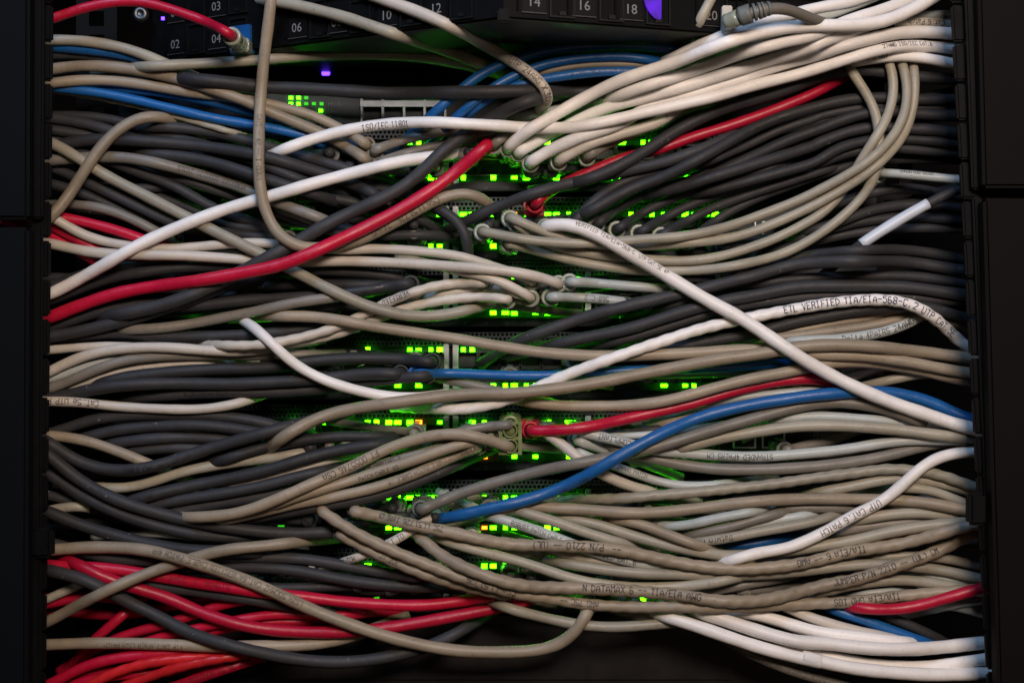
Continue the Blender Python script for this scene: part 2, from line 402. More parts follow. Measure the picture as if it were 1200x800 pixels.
# white bundle upper right
cab('white', 96, 15, 'po', '@R6 90,470 130,425 190,370 340,295 480,210 620,130 780,50 900,0 @R2 150,430 300,370 450,310 600,260 800,205 1000,175 1200,172 @R3 200,172 400,170 550,150 700,85 850,5 950,-60', 'frontmost white cable of the upper right bundle, rising out of the top edge', plug='clear')
cab('white', 94, 13, 'ho', '@R2 30,450 150,395 300,320 450,258 600,200 800,140 1000,85 1200,35 @R3 300,25 400,-10 500,-50', 'white cable along the upper rim of the upper right bundle')
cab('mint', 60, 12, 'ho', '@R1 600,760 740,670 880,600 1030,520 1190,440 @R2 300,400 600,300 900,200 @R3 60,130 200,100 330,45 470,-10 560,-50', 'bluish white cable hidden between the two top cables of the upper right bundle')
cab('white', 91, 14, 'ho', '@R1 700,690 850,630 1000,580 1190,520 @R2 200,515 400,440 600,368 800,310 1000,262 1200,222 @R3 150,195 300,140 450,95 600,45 740,-10 820,-60', 'white cable just under the frontmost one in the upper right bundle, its underside peach')
cab('white', 90, 15, 'po', '@R6 160,500 220,460 300,420 400,370 560,290 @R1 700,740 850,690 1000,650 1200,600 @R2 0,640 200,590 400,530 600,465 750,420 900,370 1050,330 1200,285 @R3 0,330 150,270 300,220 450,170 600,115 750,50 850,0 930,-50', 'white cable in the middle of the upper right bundle, rising out of the top edge', plug='clear')
cab('white', 88, 15, 'ps', '@R6 240,570 350,500 500,430 700,360 850,320 @R2 0,705 200,655 400,600 600,540 800,460 1000,400 @R3 0,400 150,350 300,300 450,262 600,225 800,208 1010,228', 'white cable leaving the upper right bundle to the right edge, above the lettered ones', plug='clear')
cab('ivory', 86, 14, 'ph', '@R6 430,560 550,480 750,410 950,350 1150,300 @R2 200,690 400,625 600,560 800,490 1000,440 @R3 0,425 150,390 300,345 450,310', 'off-white cable lettered GIGABIT lying under the white bundle at upper right', plug='clear', text=[('GTP GIGABIT PATCH CABLE', (848,99), .0030, .45, True, INK_F)])
cab('white', 87, 13, 'hs', '@R3 250,440 400,405 550,380 700,372 850,392 980,425', 'lowest white lettered cable of the upper right bundle at the right edge', text=[('4PR 9.1mm 24AWG2  LT', (1040,66), .0030, .25, True)])
cab('mint', 62, 12, 'hs', '@R3 560,175 650,130 760,108 850,98 990,103', 'pale cool cable at the very top of the bundle by the right edge')
cab('ivory', 64, 12, 'hs', '@R3 500,200 600,170 680,150 760,145 850,146 990,165', 'off-white cable lettered Cat.6 Patch near the top of the right edge', text=[('Cat.6 Patch', (1104,26), .0036, .1, True)])
cab('mint', 66, 12, 'hh', '@R6 20,300 60,290 150,268 250,250 380,235 500,200', 'pale cable between the hooked cable and the white bundle, middle top')
cab('grey', 70, 13, 'ph', '@R6 620,530 680,480 800,430 900,380 1100,318 1200,280 @R2 160,740 350,700', 'grey green cable with lettering plugged under the white bundle', text=[('PLENUM 24AWG/1C', (745,153), .0030, .1, False)], plug='clear')
cab('grey', 58, 12, 'ph', '@R6 -10,450 60,400 180,330 300,280 380,240', 'grey beige cable behind the white cable where the bundle starts', plug='clear')
cab('grey', 30, 12, 'hh', '@A 520,186 545,180 580,176 600,172 640,160 700,150', 'beige cable lying flat over the plug tops of the top switch')
# charcoal and red at right
cab('char', 66, 15, 'hs', '@R6 470,725 600,700 720,655 850,592 1000,505 1150,400 @R5 300,300 450,230 600,180 800,125 1000,65 @R3 0,545 150,500 300,470 450,468 570,490 750,515 950,530')
cab('red', 60, 13, 'ph', '@A 627,238 640,226 655,217 @R6 480,705 600,650 750,587 850,535 1050,510 @R5 150,460 300,400 450,360 600,310 750,258 900,200 1050,140 1200,72 @R3 100,610 200,560 280,520', 'red cable rising to the right under the white bundle from a red booted plug', plug='red')
cab('char', 62, 14, 'hh', '@A 540,262 581,243 607,233 @R6 400,737 700,672 900,625 1200,562 @R5 150,560 300,505 450,445 650,360', 'charcoal cable under the red one, starting left of the red boot')
cab('char', 63, 14, 'hs', '@T23 330,215 400,190 550,100 700,40 @R5 0,720 150,650 300,570 450,490 600,400 800,300 1000,235 1200,182 @R4 150,130 300,92 420,84 560,80 780,100 1000,95', text=[('CAT.6A LSZH CABLE', (868,158), .0032, 0.0, False)])
cab('char', 52, 11, 'hs', '@R5 300,610 450,545 600,490 800,390 1000,310 1200,265 @R4 0,240 150,195 300,165 420,145 560,140 800,150 1000,160')
cab('char', 55, 14, 'hs', '@R5 250,745 350,700 500,620 650,560 850,460 1050,380 1200,333 @R4 0,335 150,280 300,220 430,180 600,170 780,195 900,203 1030,205')
cab('char', 56, 14, 'hs', '@R5 -50,800 100,770 250,730 500,650 700,590 900,530 1200,435 @R4 0,430 150,370 300,310 450,275 620,285 720,300 850,290 1010,320')
cab('char', 46, 13, 'hs', '@R5 250,800 400,770 700,690 1000,610 1200,550 @R4 150,450 300,400 450,365 700,360 850,368 1000,390')
cab('char', 44, 13, 'hs', '@R4 0,570 150,510 300,450 420,425 700,425 950,450')
cab('char', 43, 13, 'pp', '@A 672,262 690,240 725,215 770,200 820,186', 'charcoal cable plugged beside the big white cable, middle right', plug='char')
for i, (a, b, d) in enumerate([((700,262),(745,232),(830,205)), ((724,268),(770,240),(860,210)), ((750,272),(800,244),(890,212)), ((776,275),(830,246),(920,214)), ((812,280),(850,250),(945,210)), ((690,252),(728,225),(800,196))]):
    cab('char', 34 - i, 12, 'ph', '@A %d,%d %d,%d %d,%d %d,%d' % (*a, *b, *d, d[0] + 70, d[1] - 22), 'charcoal cable rising from the second switch at right, %s from the left of six' % ['first', 'second', 'third', 'fourth', 'fifth', 'sixth'][(1, 2, 3, 4, 5, 0)[i]], plug='clear', group='charcoal cables rising from the second switch')
cab('beige', 73, 12, 'hp', '@A 990,70 1004,95 1009,100 1019,114 1027,130 1030,150 1031,175 1029,201 1020,220 1003,240 @T24 400,205 300,280 200,340 100,380 0,402 @T23 1000,427 800,440 600,435 450,415 300,385 150,340 60,318', 'lowest of the four cables that curve down in an arc at the right', plug='clear')
cab('beige', 74, 12, 'hp', '@A 1034,55 1042,72 1048,87 1048,108 1044,130 1034,151 1020,170 1008,189 990,222 @T24 330,180 250,225 120,293 0,337 @T23 1000,375 850,397 700,392 550,380 400,362 300,342 200,310 120,270 90,225', 'third of the four cables that curve down in an arc at the right', plug='clear')
cab('beige', 76, 12, 'hp', '@A 1048,55 1057,72 1062,85 @R4 710,60 700,180 640,310 540,430 420,530 250,630 100,710 0,760 @T24 0,210 @T23 1000,252 800,292 600,302 450,320 250,315 100,298 -20,272 @A 565,271', 'uppermost of the four cables that curve down in an arc at the right', plug='clear')
cab('beige', 75, 12, 'hp', '@A 1066,55 1071,72 @R4 755,60 742,180 695,320 625,420 500,540 350,650 200,735 120,785 @T24 0,272 @T23 1000,302 800,320 650,330 500,332 400,322 300,295 200,265 110,220 65,205', 'second of the four cables that curve down in an arc at the right', plug='clear')
cab('white', 97, 16, 'ps', '@A 640,265 648,262 662,260 676,264 700,275 727,291 754,307 781,323 807,339 834,355 861,368 898,392 933,416 974,440 1014,459 1054,475 1094,488 1121,498 1137,502', 'thick white cable falling diagonally from the middle switches to the right edge', plug='clear', text=[('VERIFIED TIA/EIA-568-C  UTP CAT.5E 4P', (676,262), .0028, .55, False, INK_F)])
cab('mint', 58, 11, 'ss', '@R4 535,585 700,597 850,612 1030,632', 'pale blue white cable end lying level by the right edge below the arc', z=0.050)
C[-1]['ends'] = 'ps'; C[-1]['text'] = [('0020 0010040', (1092,205), .0026, .8, True)]
cab('char', 50, 12, 'hs', '@A 985,305 1006,288 1040,266 1088,238 1104,230 1120,222', 'charcoal cable wearing a white label sleeve near the right edge', sleeve=(1008, 1088), text=[], z=0.055)
cab('char', 36, 13, 'hs', '@A 950,250 992,235 1030,223 1067,220 1094,225 1120,230', text=[('CAT-5E 24AWG-04', (1040,222), .0030, .1, False)])
cab('char', 35, 13, 'hs', '@A 930,275 974,264 1014,248 1054,240 1089,240 1120,245')
cab('char', 34, 13, 'hs', '@A 920,285 960,272 1000,261 1040,256 1080,254 1118,258')
cab('char', 33, 13, 'hs', '@A 890,300 934,288 974,278 1014,271 1067,267 1118,268')
# charcoal band right middle
cab('char', 50, 13, 'ps', '@A 862,316 @T24 100,400 250,372 450,350 650,345 800,360 910,387', plug='char')
cab('char', 58, 15, 'hs', '@T23 60,765 90,745 200,710 350,655 500,612 700,565 900,520 1050,480 1190,448 @T24 150,415 300,402 500,395 700,400 910,437')
cab('char', 54, 13, 'hs', '@T23 700,610 850,560 1000,510 1190,490 @T24 200,475 400,462 600,460 750,465 910,492')
cab('char', 57, 15, 'hs', '@T23 200,775 250,762 400,730 600,690 750,640 900,595 1050,558 1190,540 @T24 150,512 300,505 500,505 700,510 910,542')
cab('char', 52, 13, 'hs', '@T23 430,770 500,755 650,715 850,650 1050,592 1190,575 @T24 150,560 350,545 600,545 910,575', text=[('CAT VERIFIED UTP', (845,362), .0030, .2, False)])
cab('char', 50, 13, 'hs', '@T23 560,790 700,740 850,700 1000,650 1190,618 @T24 130,590 300,570 600,570 910,600')
cab('char', 61, 14, 'hs', '@T23 700,790 800,772 950,745 1190,700 @T24 80,690 250,650 400,625 550,600 650,590 800,600 910,640')
cab('tan', 48, 12, 'hs', '@T24 -50,740 150,712 350,668 550,635 720,600 800,600 915,650')
cab('tan', 54, 12, 'hs', '@T24 0,745 200,722 450,690 600,665 720,630 800,625 915,680')
cab('mint', 57, 13, 'hh', '@T24 100,755 250,745 400,737 550,715 650,690 730,645 770,620', 'cool white cable lettered Delta 4PAIRS 24 under the lettered white one at right', text=[('Delta 4PAIRS 24AWG', (987,396), .0040, 0.0, False)])
cab('white', 84, 14, 'hs', '@A 500,478 540,480 580,473 610,463 641,449 674,435 714,421 754,407 780,399 807,389 847,379 880,372 920,364 960,357 1000,352 1040,351 1067,355 1094,371 1113,387 1129,406', 'white cable lettered VERIFIED TIA/EIA-568-C.2, arching down at the right edge', tw=True, text=[('ETL VERIFIED TIA/EIA-568-C.2 UTP CAT.5E', (917,365), .0046, .15, False, INK_B)])
cab('tan', 82, 14, 'hs', '@A 310,371 340,370 380,372 434,382 487,390 541,398 580,405 634,413 700,417 760,416 820,413 880,409 920,412 960,416 1000,416 1040,420 1080,427 1126,436', 'beige cable running almost straight across to the right edge under the lettered white one')
cab('tan', 85, 15, 'hs', '@A 312,527 318,520 340,507 367,491 407,480 460,472 514,465 567,460 @T33 0,233 200,215 400,190 600,150 800,112 1000,74 1190,52 @T34 150,30 300,15 500,20 700,40 930,70', 'long beige cable climbing from the lower left across the middle to the right edge')
cab('tan', 80, 14, 'hs', '@A 600,466 634,474 687,476 740,475 781,470 821,459 861,448 898,440 920,437 960,427 1000,423 1040,427 1080,434 1124,445', 'beige cable sagging under the long climbing one, middle right')
cab('beige', 50, 12, 'hs', '@T34 480,200 520,190 650,160 750,138 860,140 930,150')
cab('grey', 44, 12, 'hh', '@A 515,443 522,445 554,451 580,457 620,466', 'grey beige cable below the blue one, middle of the rack')
cab('white', 81, 13, 'hh', '@A 283,374 300,384 318,402 340,424 367,440 394,451 434,461 460,466 487,466 520,462', 'short white cable curving down to the right, left of the middle')
cab('blue', 58, 12, 'ph', '@A 487,438 510,437 527,437 567,439 600,440 640,440 700,436 760,433 820,432 880,428 930,425', 'level blue cable with a blue plug, middle of the rack', plug='blue', text=[('CAT.6 PATCH  VERIFIED', (520,438), .0030, .1, True, INK_B)])
cab('red', 78, 14, 'ph', '@A 622,505 641,505 687,501 727,492 767,483 807,474 834,466 861,457 898,449 935,443 960,443 985,450 1010,462', 'red cable with a red boot running right from the middle of the fifth switch', plug='red')
cab('blue', 93, 15, 'hs', '@A 515,608 527,607 567,597 600,590 620,585 660,571 700,550 740,526 781,505 821,488 861,478 898,471 920,468 960,462 1000,460 1040,459 1080,467 1107,478 1130,490', 'bright blue cable sweeping from the lower middle up to the right edge', text=[('CABLE PATCH', (655,576), .0032, -.5, False, INK_B)])
cab('grey', 88, 14, 'ph', '@A 492,598 505,592 527,582 567,569 618,555 660,546 714,536 767,524 821,508 861,496 898,486 920,480 960,471 1000,472 1050,482 1090,500', 'grey beige cable following the bright blue one from beneath', plug='grey')
cab('mint', 78, 12, 'hs', '@A 893,499 920,490 960,487 1000,490 1040,493 1062,496 1090,499 1135,500', 'cool white cable with a printed white label near its right end', sleeve=(1050, 1112), text=[('DKL 90-5.0M', (1062,497), .0036, 0.0, False)])
cab('mint', 60, 9, 'hh', '@A 700,512 724,511 767,509 807,504 840,498 880,492 920,482', 'thin cool white strip of cable above the grey one following the blue')
cab('beige', 79, 14, 'hs', '@A 780,530 820,518 860,510 898,504 920,500 960,498 1014,500 1067,505 1107,511 1135,512', 'beige cable just below the labelled cool white one at the right')
cab('mint', 77, 13, 'ps', '@A 680,506 690,508 715,514 746,522 772,529 807,531 847,534 898,535 933,532 987,527 1027,520 1067,515 1110,516', 'cool white cable lettered STRANDED 4PAIR, right of the middle', plug='clear', text=[('ROHS COMPLIANT', (757,524), .0036, .1, True), ('STRANDED 4PAIRS CM', (905,535), .0036, -.15, True)])
cab('grey', 76, 14, 'hs', '@A 700,516 740,531 767,538 807,546 847,550 898,550 933,548 987,543 1040,534 1080,523 1110,517 1135,514', 'grey beige cable just below the one lettered STRANDED')
cab('ivory', 74, 13, 'ph', '@A 640,508 650,513 664,524 680,540 706,556 727,566 754,574 780,580', 'off-white cable dropping steeply from the fifth switch under the blue one', plug='grey')
cab('mint', 72, 11, 'ph', '@A 678,530 690,535 722,547 746,555 772,565 807,570 840,568 870,564', 'thin cool grey cable beside the steep off-white one', plug='clear', text=[('24AWG PATCH', (724,549), .0028, .3, False)])
cab('mint', 55, 12, 'ph', '@A 676,516 684,519 700,524 725,532 760,545', 'short pale cable below the red one with its boot showing', plug='grey')
cab('tan', 50, 10, 'hh', '@A 760,500 800,492 850,478 900,462 960,455 1010,462', 'thin beige cable between the red one and the bright blue one at right')
cab('mint', 52, 10, 'hh', '@A 780,488 840,470 900,462 950,458 985,458', 'thin cool white strip of cable above the bright blue one at right')
cab('grey', 60, 13, 'hs', '@T34 100,360 250,290 400,265 550,280 700,310 850,340 930,360')
# right lower bundle
cab('beige', 79.5, 13, 'hs', '@Z1 200,375 330,368 500,368 700,345 900,333 1100,312 @Z2 200,312 400,290 600,270 800,240 1000,210 1200,190 @Z3 450,165 600,168 800,188 950,230 1060,280', 'twisted looking beige cable along the top of the lower right bundle', tw=True)
cab('tan', 81, 14, 'hs', '@A 560,605 590,596 620,591 @Z1 0,430 200,432 400,452 600,465 800,455 1000,432 1200,408 @Z2 400,390 600,375 800,366 1000,366 1200,370 @Z3 550,372 750,390 900,412 1020,442', 'pinkish beige cable across the lower right bundle, over the twisted looking one')
cab('beige', 76, 13, 'hs', '@Z2 820,345 900,322 1050,300 1200,270 @Z3 500,232 600,227 720,235 850,252 950,280 1030,312')
cab('beige', 77, 12, 'hs', '@Z3 500,310 600,292 750,292 850,320 950,362 1020,402')
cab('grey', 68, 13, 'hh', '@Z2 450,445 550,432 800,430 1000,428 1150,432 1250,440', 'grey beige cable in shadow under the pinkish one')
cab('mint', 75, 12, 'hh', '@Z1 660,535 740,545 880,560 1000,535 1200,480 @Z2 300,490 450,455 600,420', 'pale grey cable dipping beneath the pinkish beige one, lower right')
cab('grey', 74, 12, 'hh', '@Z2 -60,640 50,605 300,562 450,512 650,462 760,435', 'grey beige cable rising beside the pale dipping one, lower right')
cab('mint', 73, 11, 'hh', '@Z2 -20,655 50,632 200,600 400,562 600,512 800,480 950,455', 'pale bluish cable above the one lettered Datwin')
cab('beige', 78.5, 12, 'hh', '@Z2 -40,680 50,662 200,645 400,610 600,570 800,540 950,500 1100,450', 'beige cable lettered Datwin in the lower right bundle', text=[('Datwin Re.', (858,634), .0036, -.15, True)])
cab('blue', 50, 11, 'hh', '@Z2 200,710 300,692 450,672 600,650 760,610', 'dark blue cable glimpsed behind the one lettered Datwin')
cab('white', 95, 14, 'hs', '@Z5 330,125 480,85 650,25 @Z2 650,718 850,640 1050,535 1200,440 @Z3 400,440 500,370 600,290 680,210 740,150 800,105 870,75 960,60 1060,50', 'white cable lettered UTP CAT.6 crossing the lower right bundle diagonally', text=[('UTP CAT.6 PATCH', (1031,588), .0044, -.1, True, INK_F)])
cab('beige', 77.5, 13, 'hs', '@Z3 200,540 350,500 450,480 600,462 800,462 950,480 1040,502')
cab('grey', 75.5, 13, 'hs', '@Z3 100,612 300,562 500,535 700,522 900,518 1020,532')
cab('beige', 79, 14, 'hs', '@Z1 0,488 60,488 200,503 350,538 500,590 700,650 900,700 1100,730 @Z2 200,752 400,746 600,730 800,702 1000,670 1200,640 @Z3 400,615 600,575 800,542 1020,527', 'beige cable curving under the white diagonal one, lower right')
cab('tan', 80.5, 13, 'hh', '@Z1 380,495 430,500 600,520 750,580 900,640 1050,690 1150,720', 'tan cable dropping from under the pinkish one to the right')
cab('tan', 92.5, 15, 'ps', '@T42 430,50 470,52 600,90 750,120 900,150 1050,185 1190,198 @Z6 150,106 400,112 600,122 800,152 1000,200 1200,240 @Z5 200,130 400,150 600,150 800,130 1000,100 @Z3 200,730 400,700 600,670 800,620 950,572 1060,540', 'tan cable lettered 2210 and TIA/EIA, uppermost long tan one at the lower middle', tw=True, plug='beige', text=[('75C LL51726 TYPE CM', (520,622), .0036, .3, True, INK), ('--  P/N 2210 -- (UL)', (725,651), .0044, .1, True), ('TIA/EIA 6 -- AWG', (1012,648), .0044, .1, True)])
cab('tan', 92, 15, 'hs', '@A 480,618 497,634 514,650 554,669 594,683 @Z6 50,378 200,388 400,392 600,402 800,410 1000,430 1200,440 @Z5 200,350 400,366 600,368 800,330 1000,272 1200,230 @Z4 200,250 400,190 550,140 700,90 850,32 950,-15 @Z3 1070,600', 'tan cable lettered DATAMAX 6 and JUMPER P/N 2210 sweeping up to the right edge', tw=True, text=[('N DATAMAX 6 -- TIA/EIA AWG', (682,690), .0046, .15, False), ('JUMPER P/N 2210 -- (UL) CM', (976,675), .0042, .1, False)])
cab('tan', 91, 14, 'ps', '@A 376,598 385,605 420,626 460,645 500,661 541,677 581,689 618,698 @Z6 200,450 400,490 600,510 800,520 1000,522 1200,515 @Z5 200,412 400,408 600,400 800,388 1000,380 @Z4 200,378 400,355 600,332 800,312 1080,290', 'tan cable lettered CSA LL51726, lowest of the long tan ones', tw=True, plug='clear', text=[('CSA LL51726', (602,694), .0044, 0.05, True), ('AWG 75C --', (700,710), .0040, 0.1, True, INK), ('TIA/EIA GHD IGS', (1052,700), .0044, .05, True)])
cab('tan', 89, 13, 'ph', '@A 398,626 412,633 428,642 460,658 500,674 541,686 567,692 610,700', 'shorter tan cable doubling the lettered CSA one from below, lower middle', plug='clear', tw=True, text=[('JT 20E', (446,651), .0036, .1, False)])
cab('beige', 86, 13, 'hh', '@A 495,620 505,627 541,640 581,650 618,660 652,672 679,680 705,685 760,688 830,684 880,672', 'beige cable running beneath the one lettered 2210, lower middle')
cab('beige', 85, 13, 'hs', '@Z6 220,205 300,220 450,242 600,267 800,290 1000,300 1200,300 @Z5 200,190 400,196 600,190 800,180 1000,155 1200,130 @Z4 200,135 400,115 600,128 800,145 1000,180 1110,215')
cab('beige', 72, 12, 'hs', '@Z4 300,95 450,72 650,60 800,68 950,82 1100,130')
cab('mint', 60, 11, 'hs', '@Z4 600,170 800,190 1000,230 1100,252')
cab('grey', 66, 12, 'hh', '@Z5 150,310 300,300 450,272 600,242 800,210 900,180', 'grey beige cable in shadow under the lettered 2210 cable')
cab('beige', 79.2, 13, 'hs', '@Z4 -100,345 100,300 250,262 400,235 550,222 700,225 850,250 1000,280 1110,300')
cab('mint', 70, 9, 'hh', '@Z4 200,345 300,325 450,305 600,290 700,280', 'thin pale cable over the lowest tan one near the right edge')
cab('mint', 82, 13, 'hh', '@A 560,600 580,606 604,613 640,625 665,635 700,648 740,658 775,664 810,668', 'cool grey cable lettered VERIFIED CAT.6 passing under the 2210 one', text=[('ROBUST PATCH CABLE', (600,612), .0030, -.1, False), ('VERIFIED CAT.6', (686,643), .0036, .0, False)])
cab('beige', 81.5, 12, 'hh', '@A 630,638 652,645 679,653 705,659 740,664 780,668', 'beige cable just under the one lettered VERIFIED CAT.6')
cab('beige', 83, 13, 'hh', '@A 590,593 613,599 640,608 666,616 692,626 719,634 750,642', 'beige cable sloping into the lower right bundle above the lettered 2210')
cab('mint', 64, 11, 'hh', '@A 550,592 573,602 600,610 630,622 650,632', 'pale grey cable just right of the blue one, lower middle')
cab('grey', 67, 13, 'ph', '@A 552,632 575,640 600,644 640,650', 'grey beige cable low behind the long tan ones', plug='clear')
cab('beige', 83.5, 13, 'hh', '@A 570,702 597,714 626,720 652,727 679,732 722,735 757,732 785,730 820,726 860,722', 'beige cable sagging below the red end at the lower middle')
cab('tan', 91.5, 15, 'sp', '@A 62,644 94,641 134,641 174,644 214,655 254,667 294,682 327,696 367,715 407,730 447,744 501,757 541,763 581,764 620,763 652,758 668,748 680,735 690,714', Lp=62, label='beige cable sweeping across the lower left reds and curling up at the lower middle', text=[('LSZH 500MHZ CAT.6A VERIFIED CABLE PATCH 4PR', (352,706), .0036, .15, True, INK_F)], plug='clear')
cab('red', 94.5, 14, 'hs', '@A 985,708 1000,712 1027,714 1054,714 1080,709 1107,701 1134,693 1150,688', 'bright red cable ending at the lower right edge', text=[])
cab('blue', 72, 13, 'hh', '@A 955,702 973,715 1003,722 1029,733 1055,742 1081,751 1105,760', 'blue cable between the red end and the bottom white bundle, lower right')
cab('char', 60, 13, 'hh', '@A 1010,712 1034,720 1064,731 1090,743 1110,754', 'charcoal cable behind the blue one above the bottom white bundle')
cab('mint', 58, 12, 'hs', '@A 1080,716 1113,708 1134,704 1150,702')
cab('mint', 54, 12, 'hs', '@A 1090,705 1125,710 1148,718')
cab('white', 84, 15, 'hh', '@Z5 230,395 340,415 500,435 650,462 800,510 950,560 1200,600 @Z4 300,600 450,622 600,640 760,655', 'uppermost white cable of the bottom right bundle')
cab('white', 88, 16, 'hs', '@Z5 100,395 180,425 300,460 450,510 600,560 800,618 1000,660 @Z4 0,630 200,662 400,682 600,690 800,680 1000,662 1165,640', 'second white cable of the bottom right bundle, ending at the right edge')
cab('white', 86, 15, 'hs', '@Z5 200,528 400,604 600,672 700,698 850,712 1000,730 1200,757 @T44 350,690 500,715 700,733 900,715 1035,692', 'third white cable of the bottom right bundle')
cab('white', 87, 16, 'hs', '@Z5 -130,420 0,470 200,530 400,600 600,668 800,722 1000,768 1150,798 @T44 150,662 300,705 450,737 600,752 800,765 1050,757', 'lowest white cable of the bottom right bundle', text=[])
cab('ivory', 82, 13, 'hh', '@A 900,700 933,717 973,731 1013,741 1046,748 1075,756', 'off-white cable between the blue one and the bottom white bundle')
cab('grey', 76, 11, 'hs', '@Z5 250,470 420,542 600,592 800,650 950,700 1200,770 @A 1060,790 1157,780', 'greenish beige cable showing between two bottom white ones')
cab('grey', 80, 12, 'ho', '@A 835,742 857,754 880,767 907,778 933,788 968,798 1000,806 1040,815', 'grey beige cable lettered VERIFIED CABLE PATCH at the bottom right', text=[('PATCH CABLE VERIFIED', (972,799), .0042, .1, True, INK_F)])
cab('grey', 62, 12, 'hh', '@A 710,712 750,722 800,728 840,735 880,742', 'grey beige cable lettered faintly above the bottom edge right of the middle')
# ---- left middle rows
cab('ivory', 60, 11, 'sh', '@A 62,410 80,408 120,405 150,406 190,408')
cab('ivory', 66, 13, 'sh', '@A 52,440 67,430 94,418 120,411 160,407 200,407 233,410 267,412 300,411 340,404')
cab('ivory', 68, 12, 'hp', '@A 240,404 270,405 300,405 327,401 360,394 394,384 420,372 445,358 474,346 500,337 527,332 550,331 567,331', 'twisted looking off-white cable rising to the third switch, upper of two', tw=True, text=[('VERIFIED UTP', (480,343), .0036, .2, True)])
cab('ivory', 67, 12, 'hp', '@A 280,408 300,408 327,404 367,398 407,388 440,374 470,362 500,355 541,349 567,347 595,351', 'twisted looking off-white cable rising to the third switch, lower of two', tw=True)
cab('ivory', 55, 12, 'hp', '@A 490,352 515,345 541,340 567,337 592,338 612,346', 'off-white cable between the two twisted looking ones at their plugs')
cab('mint', 58, 12, 'sh', '@A 54,446 80,437 107,427 134,420 160,416 200,413 240,412')
cab('grey', 62, 13, 'sh', '@A 63,455 80,447 107,435 147,421 187,417 241,416 318,416 380,415')
cab('ivory', 57, 11, 'sh', '@A 64,461 94,449 134,437 174,429 227,425 270,424')
cab('char', 66, 15, 'hp', '@A 100,457 112,450 160,440 214,435 267,432 318,431 353,424 407,420 460,420 505,424', 'charcoal cable in the bundle left of the fourth switch, uppermost of three', plug='char')
cab('char', 67, 15, 'sp', '@A 66,466 107,456 160,450 214,449 267,450 318,448 353,446 407,440 445,437 468,438', plug='char')
cab('char', 60, 14, 'hp', '@A 130,468 200,463 254,460 318,460 353,458 407,452 460,444 500,440', 'charcoal lettered cable lowest in the bundle left of the fourth switch', plug='char', text=[('4/24 CAT6A LSZH UTP', (216,461), .0030, .0, False)])
cab('ivory', 68.5, 12, 'sh', '@A 60,470 94,471 134,476 187,479 227,480 254,478 275,474 290,470 300,466', 'off-white lettered cable sagging below the charcoal ones at the left edge', text=[('CAT.5e UTP PATCH', (115,474), .0040, .1, True)])
cab('char', 50, 14, 'sh', '@A 60,352 80,344 120,328 174,318 227,312 267,312 330,314')
cab('char', 48, 14, 'sh', '@A 62,335 107,318 147,310 187,305 240,300')
cab('char', 52, 14, 'sh', '@A 65,382 107,368 147,358 187,356 240,354 300,352')
cab('char', 58, 15, 'sh', '@A 60,394 90,389 107,385 147,376 187,363 227,350 254,339 281,331 320,322', text=[('VERIFIED UTP CAT6', (150,375), .0030, .0, False)])
cab('char', 54, 13, 'hp', '@A 190,360 241,358 281,352 318,350 345,348 400,345 440,338 480,332', 'charcoal lettered cable behind the diagonals left of the third switch', plug='char', text=[('VERIFIED 250MHZ', (404,344), .0030, .1, False)])
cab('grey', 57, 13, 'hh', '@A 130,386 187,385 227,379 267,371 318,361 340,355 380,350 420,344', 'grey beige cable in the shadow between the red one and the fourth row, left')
cab('char', 53, 14, 'sh', '@A 62,398 134,390 187,395 241,394 294,392 340,388 380,381 430,372')
cab('char', 40, 13, 'hh', '@A 300,312 353,317 407,318 460,324 490,330', 'charcoal cable right under the off-white pair, left of the third switch')
cab('char', 41, 13, 'hh', '@A 260,335 300,335 353,333 420,334 470,334', 'second charcoal cable under the off-white pair, left of the third switch')
cab('char', 72, 13, 'hh', '@A 495,236 511,243 533,253 546,268 550,290 549,305', 'charcoal cable hooking down by the silver strips of the second switch')
cab('red', 72, 13, 'sh', '@A 56,252 70,254 94,259 134,269 166,280 198,291', 'dark red cable above the off-white ones at the left edge', text=[])
cab('grey', 70, 12, 'hh', '@A 66,240 80,240 107,240 134,248 160,259 182,270 203,284', 'grey beige cable arching over the red one near the left edge')
cab('ivory', 73, 12, 'sp', '@A 56,250 74,262 94,275 120,283 147,288 180,292 214,291 254,287 294,284 327,286 380,292 396,294 434,291 487,294 541,300 567,309 600,319 624,329', 'upper of two off-white cables crossing from the left edge to the third switch', plug='clear')
cab('ivory', 74, 13, 'sp', '@A 60,285 94,294 134,298 187,299 227,300 267,303 297,305 353,307 407,306 460,308 514,311 567,315 600,318 634,325 655,332', 'lower of two off-white cables crossing from the left edge to the third switch', plug='clear')
cab('ivory', 71, 12, 'hp', '@A 505,310 527,315 567,323 600,335 622,349', 'short off-white cable dropping under the crossing pair to its plug')
cab('mint', 57.5, 12, 'ph', '@A 668,330 682,330 720,334 760,337 790,340', 'cool white cable leaving the third switch to the right, upper of two', plug='clear')
cab('mint', 57.6, 12, 'ph', '@A 645,348 658,348 690,349 720,352 750,356', 'cool white cable leaving the third switch to the right, lower of two', plug='clear', text=[('568-C.2 UTP', (712,351), .0034, .1, True)])
cab('red', 66, 12, 'sh', '@A 58,262 80,276 107,290 140,305', None)
cab('red', 64, 11, 'sh', '@A 58,274 80,288 107,304 130,318', None)
